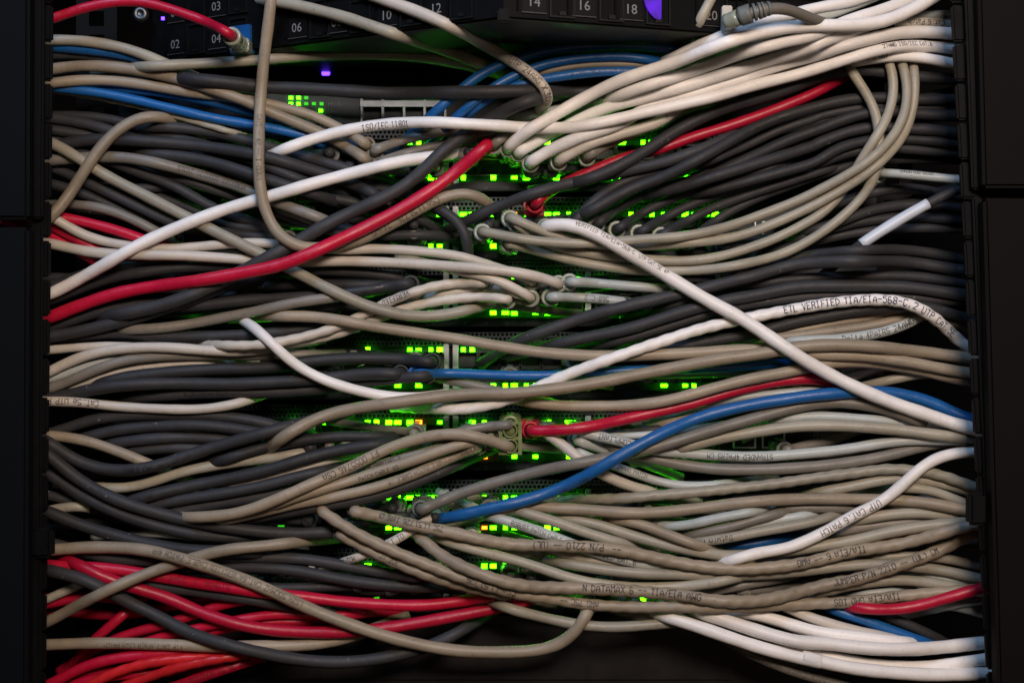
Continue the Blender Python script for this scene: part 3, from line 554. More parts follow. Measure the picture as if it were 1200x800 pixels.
# left row 480-620
cab('char', 60, 14, 'sh', '@A 62,508 75,503 107,491 160,486 214,486 267,488 318,497 345,505')
cab('char', 62, 14, 'hh', '@A 76,522 99,512 134,504 187,499 241,498 281,503 318,509 350,515', 'charcoal cable second from the top in the oval gap at the left')
cab('char', 58, 14, 'hh', '@A 110,524 128,520 174,514 227,512 267,515 300,519', 'charcoal cable third from the top in the oval gap at the left')
cab('char', 54, 14, 'hh', '@A 130,532 155,528 200,524 241,526 270,530', 'charcoal cable lowest in the oval gap at the left')
cab('tan', 68, 13, 'sh', '@A 60,510 94,514 120,522 147,532 171,542 195,552', 'tan cable sloping down through the charcoal ones from the left edge')
cab('char', 70, 15, 'sh', '@A 60,518 80,536 107,547 147,552 187,545 227,531 267,519 318,505 345,497 372,491', text=[('CABLE CAT.6A LSZH UTP', (150,553), .0032, -.1, False)])
cab('char', 60, 14, 'hh', '@A 240,545 260,540 290,529 318,521 353,516 380,512 420,511 465,512', 'charcoal cable rising right between two tan ones, left of the fifth switch')
cab('beige', 59.5, 13, 'hh', '@A 105,570 130,572 147,573 174,566 214,552 254,545 294,539 330,535 372,527', 'beige cable rising right from under the two thick charcoal ones at left', text=[('24 AWG', (110,571), .0030, 0, True)])
cab('char', 65, 15, 'hh', '@A 125,600 140,592 187,577 241,566 281,558 318,550 340,542 380,531 430,522 470,518', 'charcoal cable lettered with large numbers under the beige one at lower left', text=[('OT120G 51081 1 2X0HT1', (178,579), .0032, 0, True)])
cab('ivory', 58, 9, 'hh', '@A 240,577 267,570 300,562 340,551 380,541 410,534', 'thin off-white strip of cable under the charcoal one lettered with numbers')
cab('char', 60, 14, 'hh', '@A 130,608 150,601 179,591 227,583 267,577 318,567 353,557 400,547', 'charcoal cable second under the lettered one at lower left')
cab('char', 58, 14, 'hh', '@A 170,610 198,601 241,592 294,584 330,577 370,566', 'charcoal cable third under the lettered one at lower left')
cab('ivory', 86, 14, 'hp', '@A 205,606 227,606 254,605 281,601 305,593 340,578 380,560 420,543 447,528 487,514 527,507 554,510 581,518 597,524', 'tan cable lettered 0055746 FT climbing to the yellowish plug', mat='tan', plug='yellow', text=[('FT 0055746 CSA', (442,532), .0044, .1, True)])
cab('tan', 84, 13, 'hp', '@A 300,600 335,586 380,572 420,560 460,547 500,534 527,524 554,517 575,514', 'tan cable just below the one lettered FT, left of the fifth switch', text=[('PATCH CABLE V0', (420,561), .0030, -.3, False)], plug='beige')
cab('tan', 83, 13, 'hp', '@A 240,612 280,606 327,594 380,584 434,573 474,560 514,543 541,530 560,524', 'lowest of the tan cables climbing to the fifth switch from the left', plug='beige', text=[('H000VERS 1 V0 CABLE PATCH CABLE /M', (560,525), .0030, .1, True, INK_F)])
cab('grey', 78, 11, 'hh', '@A 410,556 430,548 474,536 514,525 540,516 585,503', 'shadowed beige lettered cable above the tan ones, left of the fifth switch', text=[('E URTANG P CABLE', (470,538), .0034, .1, True)])
cab('grey', 79, 12, 'hp', '@A 500,520 530,508 560,500 598,498', 'beige cable into the upper hole of the yellowish plug', plug='yellow')
cab('char', 80, 14, 'hh', '@A 235,618 260,613 300,606 340,599 380,592 420,586 460,576 500,560 545,540', 'charcoal cable directly beneath the climbing tan ones')
cab('char', 82, 15, 'sh', '@A 54,528 75,550 102,568 134,585 174,598 200,605 227,611 267,618 318,624 353,625 407,622', 'upper of two thick charcoal cables sweeping down from the left edge')
cab('char', 81, 15, 'sh', '@A 57,553 80,572 107,587 134,599 160,609 200,620 227,626 267,629 310,631', 'lower of two thick charcoal cables sweeping down from the left edge')
cab('beige', 55, 12, 'sh', '@A 60,598 85,591 100,592 118,598', 'short stub of beige cable between the charcoal ones at lower left')
cab('char', 78, 15, 'sh', '@A 56,598 80,610 120,623 147,630 174,637 214,644 267,646 320,648')
cab('char', 50, 13, 'sh', '@A 60,580 100,592 140,606 190,620 240,632')
cab('mint', 52, 10, 'hh', '@A 150,626 180,624 220,628 270,634 320,640', 'pale cable glimpsed under the two thick charcoal ones')
cab('char', 72, 14, 'sp', '@A 62,636 100,648 134,655 187,657 260,652 318,653 340,653 380,658 420,666 460,672 490,676', plug='char')
cab('char', 70, 14, 'hh', '@A 190,668 250,665 300,664 353,669 407,680 460,686 530,689', 'charcoal cable just above the red ones, lower left')
cab('char', 68, 14, 'sh', '@A 60,668 120,676 174,685 214,690 267,698 318,706 350,712 400,718', None)
cab('tan', 84, 14, 'sh', '@A 49,732 80,715 120,694 160,676 200,662 233,651 267,643 318,639 345,635 365,633', 'beige cable climbing from the lower left edge over the reds')
cab('red', 76, 14, 'sp', '@A 58,662 94,664 134,666 174,673 214,680 254,686 300,693 348,698 394,704 447,708 501,709 541,704 580,697', 'upper of two long red cables at the lower left', plug='red', text=[('2L17BV08L   1   20SAVE-51', (272,689), .0030, .1, True)])
cab('red', 77, 15, 'hp', '@A 72,654 100,665 130,680 160,689 200,701 241,720 281,732 318,738 353,740 394,741 434,738 487,730 541,720 581,712 616,704', 'lower of two long red cables at the lower left', plug='red')
cab('char', 79, 15, 'sh', '@A 60,668 94,677 120,688 147,704 187,722 214,738 254,752 318,767 353,773 394,776 434,773 487,762 527,747 554,730', 'charcoal cable sagging over the reds to the bottom of the rack')
cab('tan', 74, 14, 'sh', '@A 59,755 107,753 174,754 227,756 257,758 300,756 340,757 375,754 407,748 440,735', 'beige cable lying level just above the bottom reds', text=[('FTP CAT7 4PAIR LSZH PATCH', (215,756), .0032, -.4, True, INK_F)])
cab('red', 70, 13, 'sh', '@A 60,802 94,781 134,771 187,765 257,762 300,760', 'crimson cable on top of the bottom left bundle')
cab('orange', 71, 12, 'oh', '@A 88,812 134,787 174,776 214,771 260,768 300,764', 'upper orange red cable of the bottom left bundle', tw=True)
cab('orange', 72, 12, 'oh', '@A 125,812 187,788 227,777 270,769 305,764', 'lower orange red cable of the bottom left bundle', tw=True)
cab('red', 69, 13, 'oh', '@A 175,815 241,791 281,778 305,770', 'dark red lettered cable lowest in the bottom left bundle', text=[('5702 36 57 VERIFIED MHZ', (292,776), .0034, .0, True)])
cab('red', 60, 12, 'hh', '@A 95,765 110,748 126,736 144,720 166,701', 'short red cable climbing steeply behind the lower left crossing')
cab('red', 58, 12, 'hh', '@A 105,765 140,745 187,733 227,720 267,706 312,699', 'dark red cable in the shadow, upper of the ones below the long reds')
cab('red', 57, 12, 'hh', '@A 140,762 187,746 227,737 290,724 330,718 380,722 430,718', 'dark red cable in the shadow, lower of the ones below the long reds')
cab('red', 55, 11, 'hh', '@A 200,752 260,737 320,728 380,728', 'short dark red cable just above the lower long red one')
cab('red', 56, 11, 'sh', '@A 58,708 85,701 128,699 150,705', None)
cab('beige', 60, 11, 'sh', '@A 58,702 80,689 100,682 128,674', 'short beige cable crossing behind the climbing beige one at lower left')
cab('red', 40, 12, 'hh', '@A 70,800 110,788 160,782 220,778', 'red cable at the very back of the bottom left bundle')
cab('red', 41, 12, 'hh', '@A 60,812 100,796 150,790 210,786', 'red cable filling the corner of the bottom left bundle')
cab('ivory', 87, 11, 'hh', '@A 396,660 402,657 420,653 450,640 474,627 500,610 512,601', 'white lettered cable slanting up between the tan ones, lower middle', text=[('ST TO', (455,637), .0036, 0, False), ('PATCH', (406,656), .0034, 0, False)])


# ------------------------------------------------------------------ filler cables deep in the bundles, side to port
ROW_T = [168, 252, 327, 410, 495, 583, 663]
ROW_B = [208, 288, 366, 451, 534, 617, 700]
FR = random.Random(11)


def fill(n, side, y0, y1, row, xs, prs=(4, 14), col='char'):
    wh = ['topmost', 'second', 'third', 'fourth', 'fifth', 'sixth', 'lowest'][min(range(7), key=lambda q: abs(ROW_B[q] - row))]
    for i in range(n):
        f = (i + 0.5) / n
        ys = y0 + (y1 - y0) * f + FR.uniform(-4, 4)
        xe = xs[0] + (xs[1] - xs[0]) * FR.random()
        ye = row + FR.uniform(-6, 6)
        x0 = 60 if side == 'left' else 1125
        m1 = x0 + (xe - x0) * 0.35
        m2 = x0 + (xe - x0) * 0.75
        sag = FR.uniform(-14, 14)
        cab(col, FR.uniform(*prs), FR.uniform(12, 13.5), 'sp', '@A %g,%g %g,%g %g,%g %g,%g' % (x0, ys, m1, ys + (ye - ys) * .25 + sag, m2, ye + (ys - ye) * .18 + sag * .5, xe, ye),
            '%s cable in the shadow %s of the %s switch, behind the front bundles' % (CNAME0[col], side, wh), group='%s cables in the shadow %s of the %s switch' % (CNAME0[col], side, wh), plug=FR.choice(['clear', 'char']), deep=True, zp=0.032)


CNAME0 = {'char': 'charcoal', 'grey': 'grey beige', 'beige': 'beige', 'red': 'dark red'}
fill(3, 'left', 140, 235, 200, (300, 440))
fill(2, 'left', 215, 250, 282, (300, 490))
fill(3, 'left', 310, 395, 362, (330, 490))
fill(2, 'left', 440, 475, 445, (300, 470))
fill(2, 'left', 490, 560, 525, (300, 470))
fill(2, 'left', 570, 640, 608, (330, 480))
fill(2, 'left', 645, 690, 690, (380, 540))
fill(2, 'left', 690, 720, 695, (230, 380), col='red')
fill(4, 'right', 95, 200, 200, (730, 930))
fill(2, 'right', 200, 275, 285, (700, 900))
fill(2, 'right', 285, 370, 360, (730, 880))
fill(1, 'right', 380, 440, 448, (900, 980), col='grey')
fill(2, 'right', 475, 540, 530, (860, 980), col='grey')
fill(2, 'right', 560, 620, 612, (730, 900), col='grey')
fill(2, 'right', 620, 690, 695, (730, 880), col='grey')


WORDS = ['topmost', 'second', 'third', 'fourth', 'fifth', 'sixth', 'lowest']
PR = random.Random(21)
for ri in range(7):
    for tb, ry in (('upper', ROW_T[ri] + 12), ('lower', ROW_B[ri] - 12)):
        for gx in (375, 536, 697):
            for k in range(6):
                if PR.random() > 0.26: continue
                x = gx + 12.3 + k * 24.6
                if x > 770: continue
                sd = -1 if x < 528 else 1
                dy = PR.uniform(-10, 8) if tb == 'upper' else PR.uniform(-8, 10)
                ln = PR.uniform(60, 110)
                cl = PR.choice(['char', 'char', 'grey'])
                cab(cl, PR.uniform(1, 5), 11, 'ph', '@A %g,%g %g,%g %g,%g' % (x, ry, x + sd * ln * .5, ry + dy * .5, x + sd * ln, ry + dy),
                    '%s cable plugged into the %s port row of the %s switch' % (CNAME0[cl] if cl in CNAME0 else 'pale grey', tb, WORDS[ri]), group='%s cables plugged into the %s row of the %s switch' % (CNAME0.get(cl, 'pale grey'), tb, WORDS[ri]), plug='clear', z=0.018, zp=0.030, deep=True)

# ------------------------------------------------------------------ solve the draping: later cables lie over earlier ones
CELL = 2.5
GX0, GY0 = -80, -90
GW, GH = int(1360 / CELL), int(990 / CELL)
H = np.zeros((GH, GW))
# the angled patch panel stands out above y = 62
yy = GY0 + np.arange(GH) * CELL
xx = GX0 + np.arange(GW) * CELL
XX, YY = np.meshgrid(xx, yy)
SL_L, SL_R = 0.58, 0.33           # how fast the two wings of the patch panel recede
AP_X, AP_Z = 590, 0.125
pan = np.where(XX < AP_X, AP_Z - (AP_X - XX) * MPP * 0.90 * SL_L, AP_Z - (XX - AP_X) * MPP * 0.90 * SL_R)
edge_y = np.where(XX < AP_X, 19 + (AP_X - XX) * 0.155, 19 + (XX - AP_X) * 0.085)
H = np.where((YY < edge_y) & (XX > 130) & (XX < 1030), np.maximum(pan, 0.0), H)


def catmull(P, step=4.0):
    if len(P) == 2:
        P = np.array([P[0], (P[0] + P[1]) / 2, P[1]])
    Q = np.vstack([2 * P[0] - P[1], P, 2 * P[-1] - P[-2]])
    out = []
    for i in range(1, len(Q) - 2):
        p0, p1, p2, p3 = Q[i - 1], Q[i], Q[i + 1], Q[i + 2]
        n = max(2, int(np.linalg.norm(p2 - p1) / 2))
        t0, t1 = 0, max(1e-3, np.linalg.norm(p1 - p0)) ** .5
        t2 = t1 + max(1e-3, np.linalg.norm(p2 - p1)) ** .5
        t3 = t2 + max(1e-3, np.linalg.norm(p3 - p2)) ** .5
        for t in np.linspace(t1, t2, n, endpoint=False):
            A1 = (t1 - t) / (t1 - t0) * p0 + (t - t0) / (t1 - t0) * p1
            A2 = (t2 - t) / (t2 - t1) * p1 + (t - t1) / (t2 - t1) * p2
            A3 = (t3 - t) / (t3 - t2) * p2 + (t - t2) / (t3 - t2) * p3
            B1 = (t2 - t) / (t2 - t0) * A1 + (t - t0) / (t2 - t0) * A2
            B2 = (t3 - t) / (t3 - t1) * A2 + (t - t1) / (t3 - t1) * A3
            out.append((t2 - t) / (t2 - t1) * B1 + (t - t1) / (t2 - t1) * B2)
    out.append(P[-1])
    out = np.array(out)
    d = np.r_[0, np.cumsum(np.linalg.norm(np.diff(out, axis=0), axis=1))]
    n = max(6, int(d[-1] / step) + 1)
    s = np.linspace(0, d[-1], n)
    return np.c_[np.interp(s, d, out[:, 0]), np.interp(s, d, out[:, 1])], s


def smooth1(a, n):
    a = a.copy()
    for _ in range(n):
        a[1:-1] = 0.25 * a[:-2] + 0.5 * a[1:-1] + 0.25 * a[2:]
    return a


def sstep(t):
    t = np.clip(t, 0, 1)
    return t * t * (3 - 2 * t)


ROOM = 0.082            # the ducts' front edges; cables stay behind them at the sides

for idx, c in enumerate(sorted(C, key=lambda q: q['pr'])):
    P = c['path'].copy()
    e0, e1 = c['ends']
    ext = {'s': 58.0, 'h': 42.0, 'p': 0.0, 'o': 40.0}
    t0 = (P[0] - P[1]) / (np.linalg.norm(P[0] - P[1]) + 1e-6)
    t1 = (P[-1] - P[-2]) / (np.linalg.norm(P[-1] - P[-2]) + 1e-6)
    if e0 == 's': t0 = np.array([-1.0 if P[0][0] < 600 else 1.0, t0[1] * 0.5])
    if e1 == 's': t1 = np.array([-1.0 if P[-1][0] < 600 else 1.0, t1[1] * 0.5])
    if ext[e0]: P = np.vstack([P[0] + t0 * ext[e0], P])
    if ext[e1]: P = np.vstack([P, P[-1] + t1 * ext[e1]])
    S, s = catmull(P)
    S[:, 0] = smooth1(S[:, 0], 34 if len(S) > 30 else 8)
    S[:, 1] = smooth1(S[:, 1], 34 if len(S) > 30 else 8)
    Ltot = s[-1]
    pr = c['pr']
    z0 = 0.016 + pr * 0.00022
    base = z0 + 0.008 * np.sin(np.pi * s / Ltot) * (0.3 + pr / 100)
    if 'z' in c: base = base * 0 + c['z']
    r = c['w'] * 0.97 / 2 * MPP * (DIST - 0.045) / DIST
    rp = c['w'] / 2
    # what the cable has to clear
    need = np.zeros(len(S))
    K = int(rp / CELL) + 1
    offs = [(i, j) for i in range(-K, K + 1) for j in range(-K, K + 1) if math.hypot(i, j) * CELL < rp]
    ci = np.clip(((S[:, 0] - GX0) / CELL).round().astype(int), K, GW - K - 1)
    cj = np.clip(((S[:, 1] - GY0) / CELL).round().astype(int), K, GH - K - 1)
    for i, j in offs:
        t = math.hypot(i, j) * CELL / rp
        need = np.maximum(need, H[cj + j, ci + i] + r * math.sqrt(max(0, 1 - t * t)) * 0.92)
    L0 = {'s': 60, 'h': 74, 'p': c.get('Lp', 34), 'o': 1}[e0]
    L1 = {'s': 60, 'h': 74, 'p': c.get('Lp', 34), 'o': 1}[e1]
    w0 = sstep(s / L0); w1 = sstep((Ltot - s) / L1)
    w = w0 * w1
    cc = np.maximum(base, need)
    z = cc.copy()
    for _ in range(26):
        z = smooth1(z, 4)
        z = np.maximum(z, cc * (w > 0.75) + z * (w <= 0.75))
    z = smooth1(z, 16)
    ze = lambda e, zz: {'s': min(zz, ROOM - 0.016 - r), 'h': 0.006, 'p': c.get('zp', 0.046) + c.get('pz', 0), 'o': zz}[e]
    k0 = min(len(z) - 1, int(L0 / 4)); k1 = max(0, len(z) - 1 - int(L1 / 4))
    z = ze(e0, z[k0]) * (1 - w0) + z * w0
    z = ze(e1, z[k1]) * (1 - w1) + z * w1
    z = np.maximum(z, r * 1.05)
    # lay it in the height field
    for i, j in offs:
        t = math.hypot(i, j) * CELL / rp
        hh = z + r * math.sqrt(max(0, 1 - t * t))
        np.maximum.at(H, (cj + j, ci + i), hh)
    pts = np.array([pt(S[k, 0], S[k, 1], z[k])[:] for k in range(len(S))])
    # turn into the port at plugged ends
    for side in (0, 1):
        if c['ends'][side] != 'p': continue
        q = S[0] if side == 0 else S[-1]
        pe = pts[0] if side == 0 else pts[-1]
        tail = np.array([[pe[0], -k - c.get('pz', 0), pe[2]] for k in (0.040, 0.033, 0.026)])
        pts = np.vstack([tail[::-1], pts]) if side == 0 else np.vstack([pts, tail])
    c['pts'], c['r'], c['S'], c['z'] = pts, r, S, z


def resample(P, step):
    d = np.r_[0, np.cumsum(np.linalg.norm(np.diff(P, axis=0), axis=1))]
    n = max(5, int(d[-1] / step) + 1)
    s = np.linspace(0, d[-1], n)
    return np.stack([np.interp(s, d, P[:, k]) for k in range(3)], 1), s


def tube_mesh(P, r, sides=12, twist=False, seed=0):
    rs = np.random.RandomState(seed)
    R, s = resample(P, 0.0017 if twist else 0.0030)
    for k in range(3): R[:, k] = smooth1(R[:, k], 4)
    T = np.gradient(R, axis=0)
    T /= np.linalg.norm(T, axis=1)[:, None] + 1e-12
    up = np.array([0, -1.0, 0.2])
    n = up - T[0] * up.dot(T[0]); n /= np.linalg.norm(n)
    ph1, ph2 = rs.rand() * 6, rs.rand() * 6
    ang = np.arange(sides) * 2 * math.pi / sides
    V = []
    for i in range(len(R)):
        if i:
            n = n - T[i] * n.dot(T[i]); n /= np.linalg.norm(n) + 1e-12
        b = np.cross(T[i], n)
        wob = 1 + 0.024 * math.sin(s[i] * 190 + ph1) + 0.012 * math.sin(s[i] * 450 + ph2)
        rad = np.full(sides, r * wob)
        if twist:
            rad = rad * (1 + 0.06 * np.sin(2 * ang + s[i] * 2 * math.pi / 0.0100 + ph1))
        V.append(R[i] + (np.cos(ang) * rad)[:, None] * n + (np.sin(ang) * rad)[:, None] * b)
    V = np.concatenate(V)
    F = []
    for i in range(len(R) - 1):
        a = i * sides
        for k in range(sides):
            k2 = (k + 1) % sides
            F.append((a + k, a + k2, a + sides + k2, a + sides + k))
    F.append(tuple(range(sides))[::-1])
    F.append(tuple(range((len(R) - 1) * sides, len(R) * sides)))
    me = mesh_from(V.tolist(), F)
    sm = [True] * len(F); sm[-1] = sm[-2] = False
    me.polygons.foreach_set('use_smooth', sm)
    return me


CAMP = np.array([0, -DIST, 0])


def print_mesh(c, text, start, size, phi, flip):
    """lettering wrapped on the jacket, starting at photo column start"""
    R, s = resample(c['pts'], 0.0015)
    for k in range(3): R[:, k] = smooth1(R[:, k], 6)
    k = (DIST + R[:, 1]) / DIST * MPP
    pxs = 600 + R[:, 0] / k
    pys = 400 - R[:, 2] / k
    i0 = int(np.argmin((pxs - start[0]) ** 2 + (pys - start[1]) ** 2))
    T = np.gradient(R, axis=0); T /= np.linalg.norm(T, axis=1)[:, None]
    size *= 1.10
    me = ink_text(text, size)
    bm = bmesh.new(); bm.from_mesh(me)
    r = c['r'] * 1.035 + 0.00006 + (0.0002 if c.get('tw') else 0)
    right = T[i0][0] > 0 or (abs(T[i0][0]) < 0.25 and T[i0][2] < 0)
    sg = 1.0 if (right != flip) else -1.0
    total = s[-1]
    dead = []
    for v in bm.verts:
        u = s[i0] + sg * v.co.x
        if u < 0.004 or u > total - 0.004:
            dead.append(v); continue
        f = u / total * (len(s) - 1)
        i = min(len(s) - 2, int(f)); w = f - i
        p = R[i] * (1 - w) + R[i + 1] * w
        t = (T[i] * (1 - w) + T[i + 1] * w) * sg
        n = CAMP - p; n = n - t * n.dot(t); n /= np.linalg.norm(n) + 1e-9
        b = np.cross(n, t)
        a = (v.co.y - size * 0.41) / r + phi * (-1 if flip else 1)
        v.co = Vector(p + r * (math.cos(a) * n + math.sin(a) * b))
    bmesh.ops.delete(bm, geom=dead, context='VERTS')
    bm.to_mesh(me); bm.free()
    return me


def catmull3(P, n=10):
    Q = np.vstack([2 * P[0] - P[1], P, 2 * P[-1] - P[-2]])
    out = []
    for i in range(1, len(Q) - 2):
        for t in np.linspace(0, 1, n, endpoint=False):
            a, b, c_, d = Q[i - 1], Q[i], Q[i + 1], Q[i + 2]
            out.append(0.5 * (2 * b + (c_ - a) * t + (2 * a - 5 * b + 4 * c_ - d) * t * t + (3 * b - a - 3 * c_ + d) * t ** 3))
    out.append(P[-1])
    return np.array(out)


def lathe_y(cx, cz, prof, sides=14, sq=0.0):
    """profile of (depth y, radius) turned about an axis pointing out of the rack"""
    v, f = [], []
    for (y, r) in prof:
        for k in range(sides):
            a = 2 * math.pi * k / sides
            v.append((cx + r * math.cos(a), y, cz + r * math.sin(a)))
    for i in range(len(prof) - 1):
        for k in range(sides):
            k2 = (k + 1) % sides
            f.append((i * sides + k, i * sides + k2, (i + 1) * sides + k2, (i + 1) * sides + k))
    f.append(tuple(range(sides))); f.append(tuple(range((len(prof) - 1) * sides, len(prof) * sides))[::-1])
    return v, f


def add_plug(c, end, root):
    P = c['pts']
    p = P[0] if end == 0 else P[-1]
    x, z = p[0], p[2]
    kind = c.get('plug', 'clear')
    bm_ = {'clear': CLEAR, 'red': M['red'], 'blue': M['blue'], 'char': M['char'], 'grey': GREYB, 'yellow': CLEAR_Y, 'beige': M['grey']}[kind]
    r = c['r']
    # ribbed strain relief over the jacket
    prof = [(-0.0125, 0.0052), (-0.0150, 0.0058), (-0.0185, 0.0058), (-0.0190, 0.0053), (-0.0205, 0.0053), (-0.0210, 0.0057),
            (-0.0240, 0.0056), (-0.0245, 0.0051), (-0.0262, 0.0051), (-0.0267, 0.0055), (-0.0335, 0.0056), (-0.0352, 0.0060),
            (-0.0372, 0.0060), (-0.0380, 0.0053), (-0.0374, r * 1.12), (-0.0330, r * 1.04)]
    pz = c.get('pz', 0)
    if c.get('deep'):
        prof = [(-0.0125 + (a + 0.0125) * 0.56, b * 0.9) for a, b in prof]
        if kind == 'clear': bm_ = GREYB
    else:
        prof = [(a, b if b < r * 1.3 else b * 0.93) for a, b in prof]
    v, f = lathe_y(x, z, [(a - pz, b) for a, b in prof])
    me = mesh_from(v, f, True)
    link_mesh('boot', me, bm_, root)
    mb = MB()
    mb.box(x - 0.0058, x + 0.0058, -0.0135 - pz, 0.004 - pz, z - 0.0040, z + 0.0040)
    me = mb.mesh(0.0007)
    pl = link_mesh('plug', me, CLEAR if kind != 'yellow' else CLEAR_Y, root)
    mb = MB()
    mb.box(x - 0.0020, x + 0.0020, -0.0190 - pz, -0.001 - pz, z + 0.0050, z + 0.0060)
    link_mesh('latch', mb.mesh(0.0003), CLEAR, root)
    if kind in ('red', 'blue', 'char', 'grey', 'yellow'):
        mb = MB(); mb.box(x - 0.0066, x + 0.0066, -0.0180 - pz, -0.0130 - pz, z - 0.0062, z + 0.0058)
        link_mesh('boot_collar', mb.mesh(0.0012), bm_, root)


CNAME = {'white': 'white', 'ivory': 'off-white', 'beige': 'beige', 'tan': 'tan beige', 'grey': 'grey beige', 'mint': 'cool pale grey',
         'char': 'charcoal', 'blue': 'blue', 'red': 'red', 'orange': 'orange red'}
ORD = ['topmost', 'second', 'third', 'fourth', 'fifth', 'sixth', 'seventh', 'eighth', 'ninth', 'tenth', 'eleventh', 'twelfth', 'thirteenth',
       'fourteenth', 'fifteenth', 'sixteenth', 'seventeenth', 'eighteenth', 'nineteenth', 'twentieth'] + \
      [t + u for t in ('twenty-', 'thirty-', 'forty-') for u in ('first', 'second', 'third', 'fourth', 'fifth', 'sixth', 'seventh', 'eighth', 'ninth')]
edges = {}
for c in C:
    for e in (0, 1):
        if c['ends'][e] == 's' and not c.get('deep'):
            p = c['path'][0] if e == 0 else c['path'][-1]
            side = 'left' if p[0] < 600 else 'right'
            edges.setdefault((side, c['col']), []).append((p[1], id(c)))
            c['side'] = side
for k in edges: edges[k].sort()

for n, c in enumerate(C):
    kids = c.get('text') or 'p' in c['ends'] or c.get('sleeve')
    me = tube_mesh(c['pts'], c['r'], 12, c.get('tw', False), n)
    if kids:
        p = c['pts'][0]
        root = empty('network_cable', (float(p[0]), float(p[1]), float(p[2])))
        link_mesh('jacket', me, M[c.get('mat', c['col']) if c.get('mat') in M else c['col']], root)
        for e in (0, 1):
            if c['ends'][e] == 'p': add_plug(c, e, root)
        for t in c.get('text', []):
            body, start, size, phi, flip = t[:5]
            ink = t[5] if len(t) > 5 else (INK_D if c['col'] == 'char' else INK_R if c['col'] == 'red' else INK)
            link_mesh('printed_lettering', print_mesh(c, body, start, size, phi, flip), ink, root)
        if c.get('sleeve'):
            a, b = c['sleeve']
            k = (DIST + c['pts'][:, 1]) / DIST * MPP
            px = 600 + c['pts'][:, 0] / k
            sel = (px > a) & (px < b)
            sl = tube_mesh(c['pts'][sel], c['r'] * 1.12, 12)
            link_mesh('label_sleeve', sl, LABEL, root)
    else:
        root = link_mesh('network_cable', me, M[c.get('mat', c['col']) if c.get('mat') in M else c['col']])
    lab = c['label']
    if lab is None:
        if 'side' in c:
            lst = [i for _, i in edges[(c['side'], c['col'])]]
            lab = '%s cable, %s of its colour counted down the %s edge' % (CNAME[c['col']], ORD[lst.index(id(c))], c['side'])
        else:
            m = c['path'][len(c['path']) // 2]
            row = min(range(7), key=lambda q: abs(ROW_B[q] - m[1]))
            third = 'left' if m[0] < 420 else 'right' if m[0] > 760 else 'middle'
            lab = '%s network cable glimpsed %s of the rack by %s lit port row' % (CNAME[c['col']], {'left': 'left', 'right': 'right', 'middle': 'in the middle'}[third], ORD[row])
    tag(root, lab, 'cable', c.get('group', CNAME[c['col']] + ' network cables across the rack'))

# ------------------------------------------------------------------ the rack itself
def setting(name, me, mat):
    o = link_mesh(name, me, mat); o['kind'] = 'structure'; return o


setting('back_wall', MB().box(-0.42, 0.42, 0.30, 0.31, -0.36, 0.36).mesh(), PITCH)
setting('ceiling', MB().box(-0.42, 0.42, -0.10, 0.30, 0.33, 0.34).mesh(), PITCH)
setting('floor', MB().box(-0.42, 0.42, -0.12, 0.30, -0.36, -0.35).mesh(), PITCH)
for sx in (-1, 1):
    a, b = sorted((sx * 0.41, sx * 0.42))
    setting('side_wall', MB().box(a, b, -0.09, 0.30, -0.36, 0.36).mesh(), PITCH)

# mounting rails with square holes, one each side
for side, xc in (('left', pt(112, 0, 0).x), ('right', pt(1046, 0, 0).x)):
    root = empty('mounting_rail', (xc, 0.004, -0.33))
    mb = MB()
    n = 44
    z0, dz = -0.33, 0.66 / n
    for i in range(n):
        a, b = z0 + i * dz, z0 + (i + 1) * dz
        mb.box(xc - 0.013, xc - 0.0048, 0.002, 0.005, a, b)
        mb.box(xc + 0.0048, xc + 0.013, 0.002, 0.005, a, b)
        mb.box(xc - 0.0048, xc + 0.0048, 0.0021, 0.0049, a, a + 0.0055)
    link_mesh('rail', mb.mesh(), BLK, root)
    tag(root, 'black steel mounting rail with square holes behind the cables on the %s' % side, 'rail')


def screw(px, py, parent=None):
    p = pt(px, py, 0.004)
    v, f = lathe_y(0, 0, [(0.0, 0.0052), (-0.0012, 0.0050), (-0.0022, 0.0040), (-0.0028, 0.0022), (-0.0016, 0.0020), (-0.0016, 0.0001)])
    me = mesh_from(v, f, True)
    o = bpy.data.objects.new('screw', me); COL.objects.link(o); me.materials.append(STEEL)
    if parent is not None:
        o.parent = parent; o.location = p - parent.location
    else:
        o.location = p
    return o


def txt(body, px, py, size, parent, mat, z, name='printed_text', rot=None):
    me = flat_text(body, size)
    me.materials.append(mat)
    o = bpy.data.objects.new(name, me); COL.objects.link(o)
    p = pt(px, py, z)
    o.rotation_euler = rot if rot else (math.radians(90), 0, 0)
    o.location = p - (parent.location if parent is not None else Vector())
    if parent is not None: o.parent = parent
    return o


# port with a real recess, shared by all
def port_mesh():
    mb = MB()
    w, h = 0.0064, 0.0056
    mb.box(-w, w, -0.0010, 0.006, h - 0.0008, h)
    mb.box(-w, w, -0.0010, 0.006, -h, -h + 0.0008)
    mb.box(-w, -w + 0.0007, -0.0010, 0.006, -h + 0.0008, h - 0.0008)
    mb.box(w - 0.0007, w, -0.0010, 0.006, -h + 0.0008, h - 0.0008)
    mb.box(-w + 0.0007, w - 0.0007, 0.0055, 0.006, -h + 0.0008, h - 0.0008)
    mb.box(-0.0035, 0.0035, 0.001, 0.0054, -h + 0.0008, -h + 0.0016)
    return mb.mesh()


PORT = port_mesh(); PORT.materials.append(PLAST := plain_mat('port_plastic', (0.02, 0.024, 0.03), 0.4))
LEDM = {}
for nm, mt in (('g', LED_G), ('y', LED_Y), ('d', LED_DIM), ('o', LED_O)):
    me = MB().box(-0.00155, 0.00155, -0.0019, 0.0, -0.0013, 0.0013).mesh(); me.materials.append(mt); LEDM[nm] = me


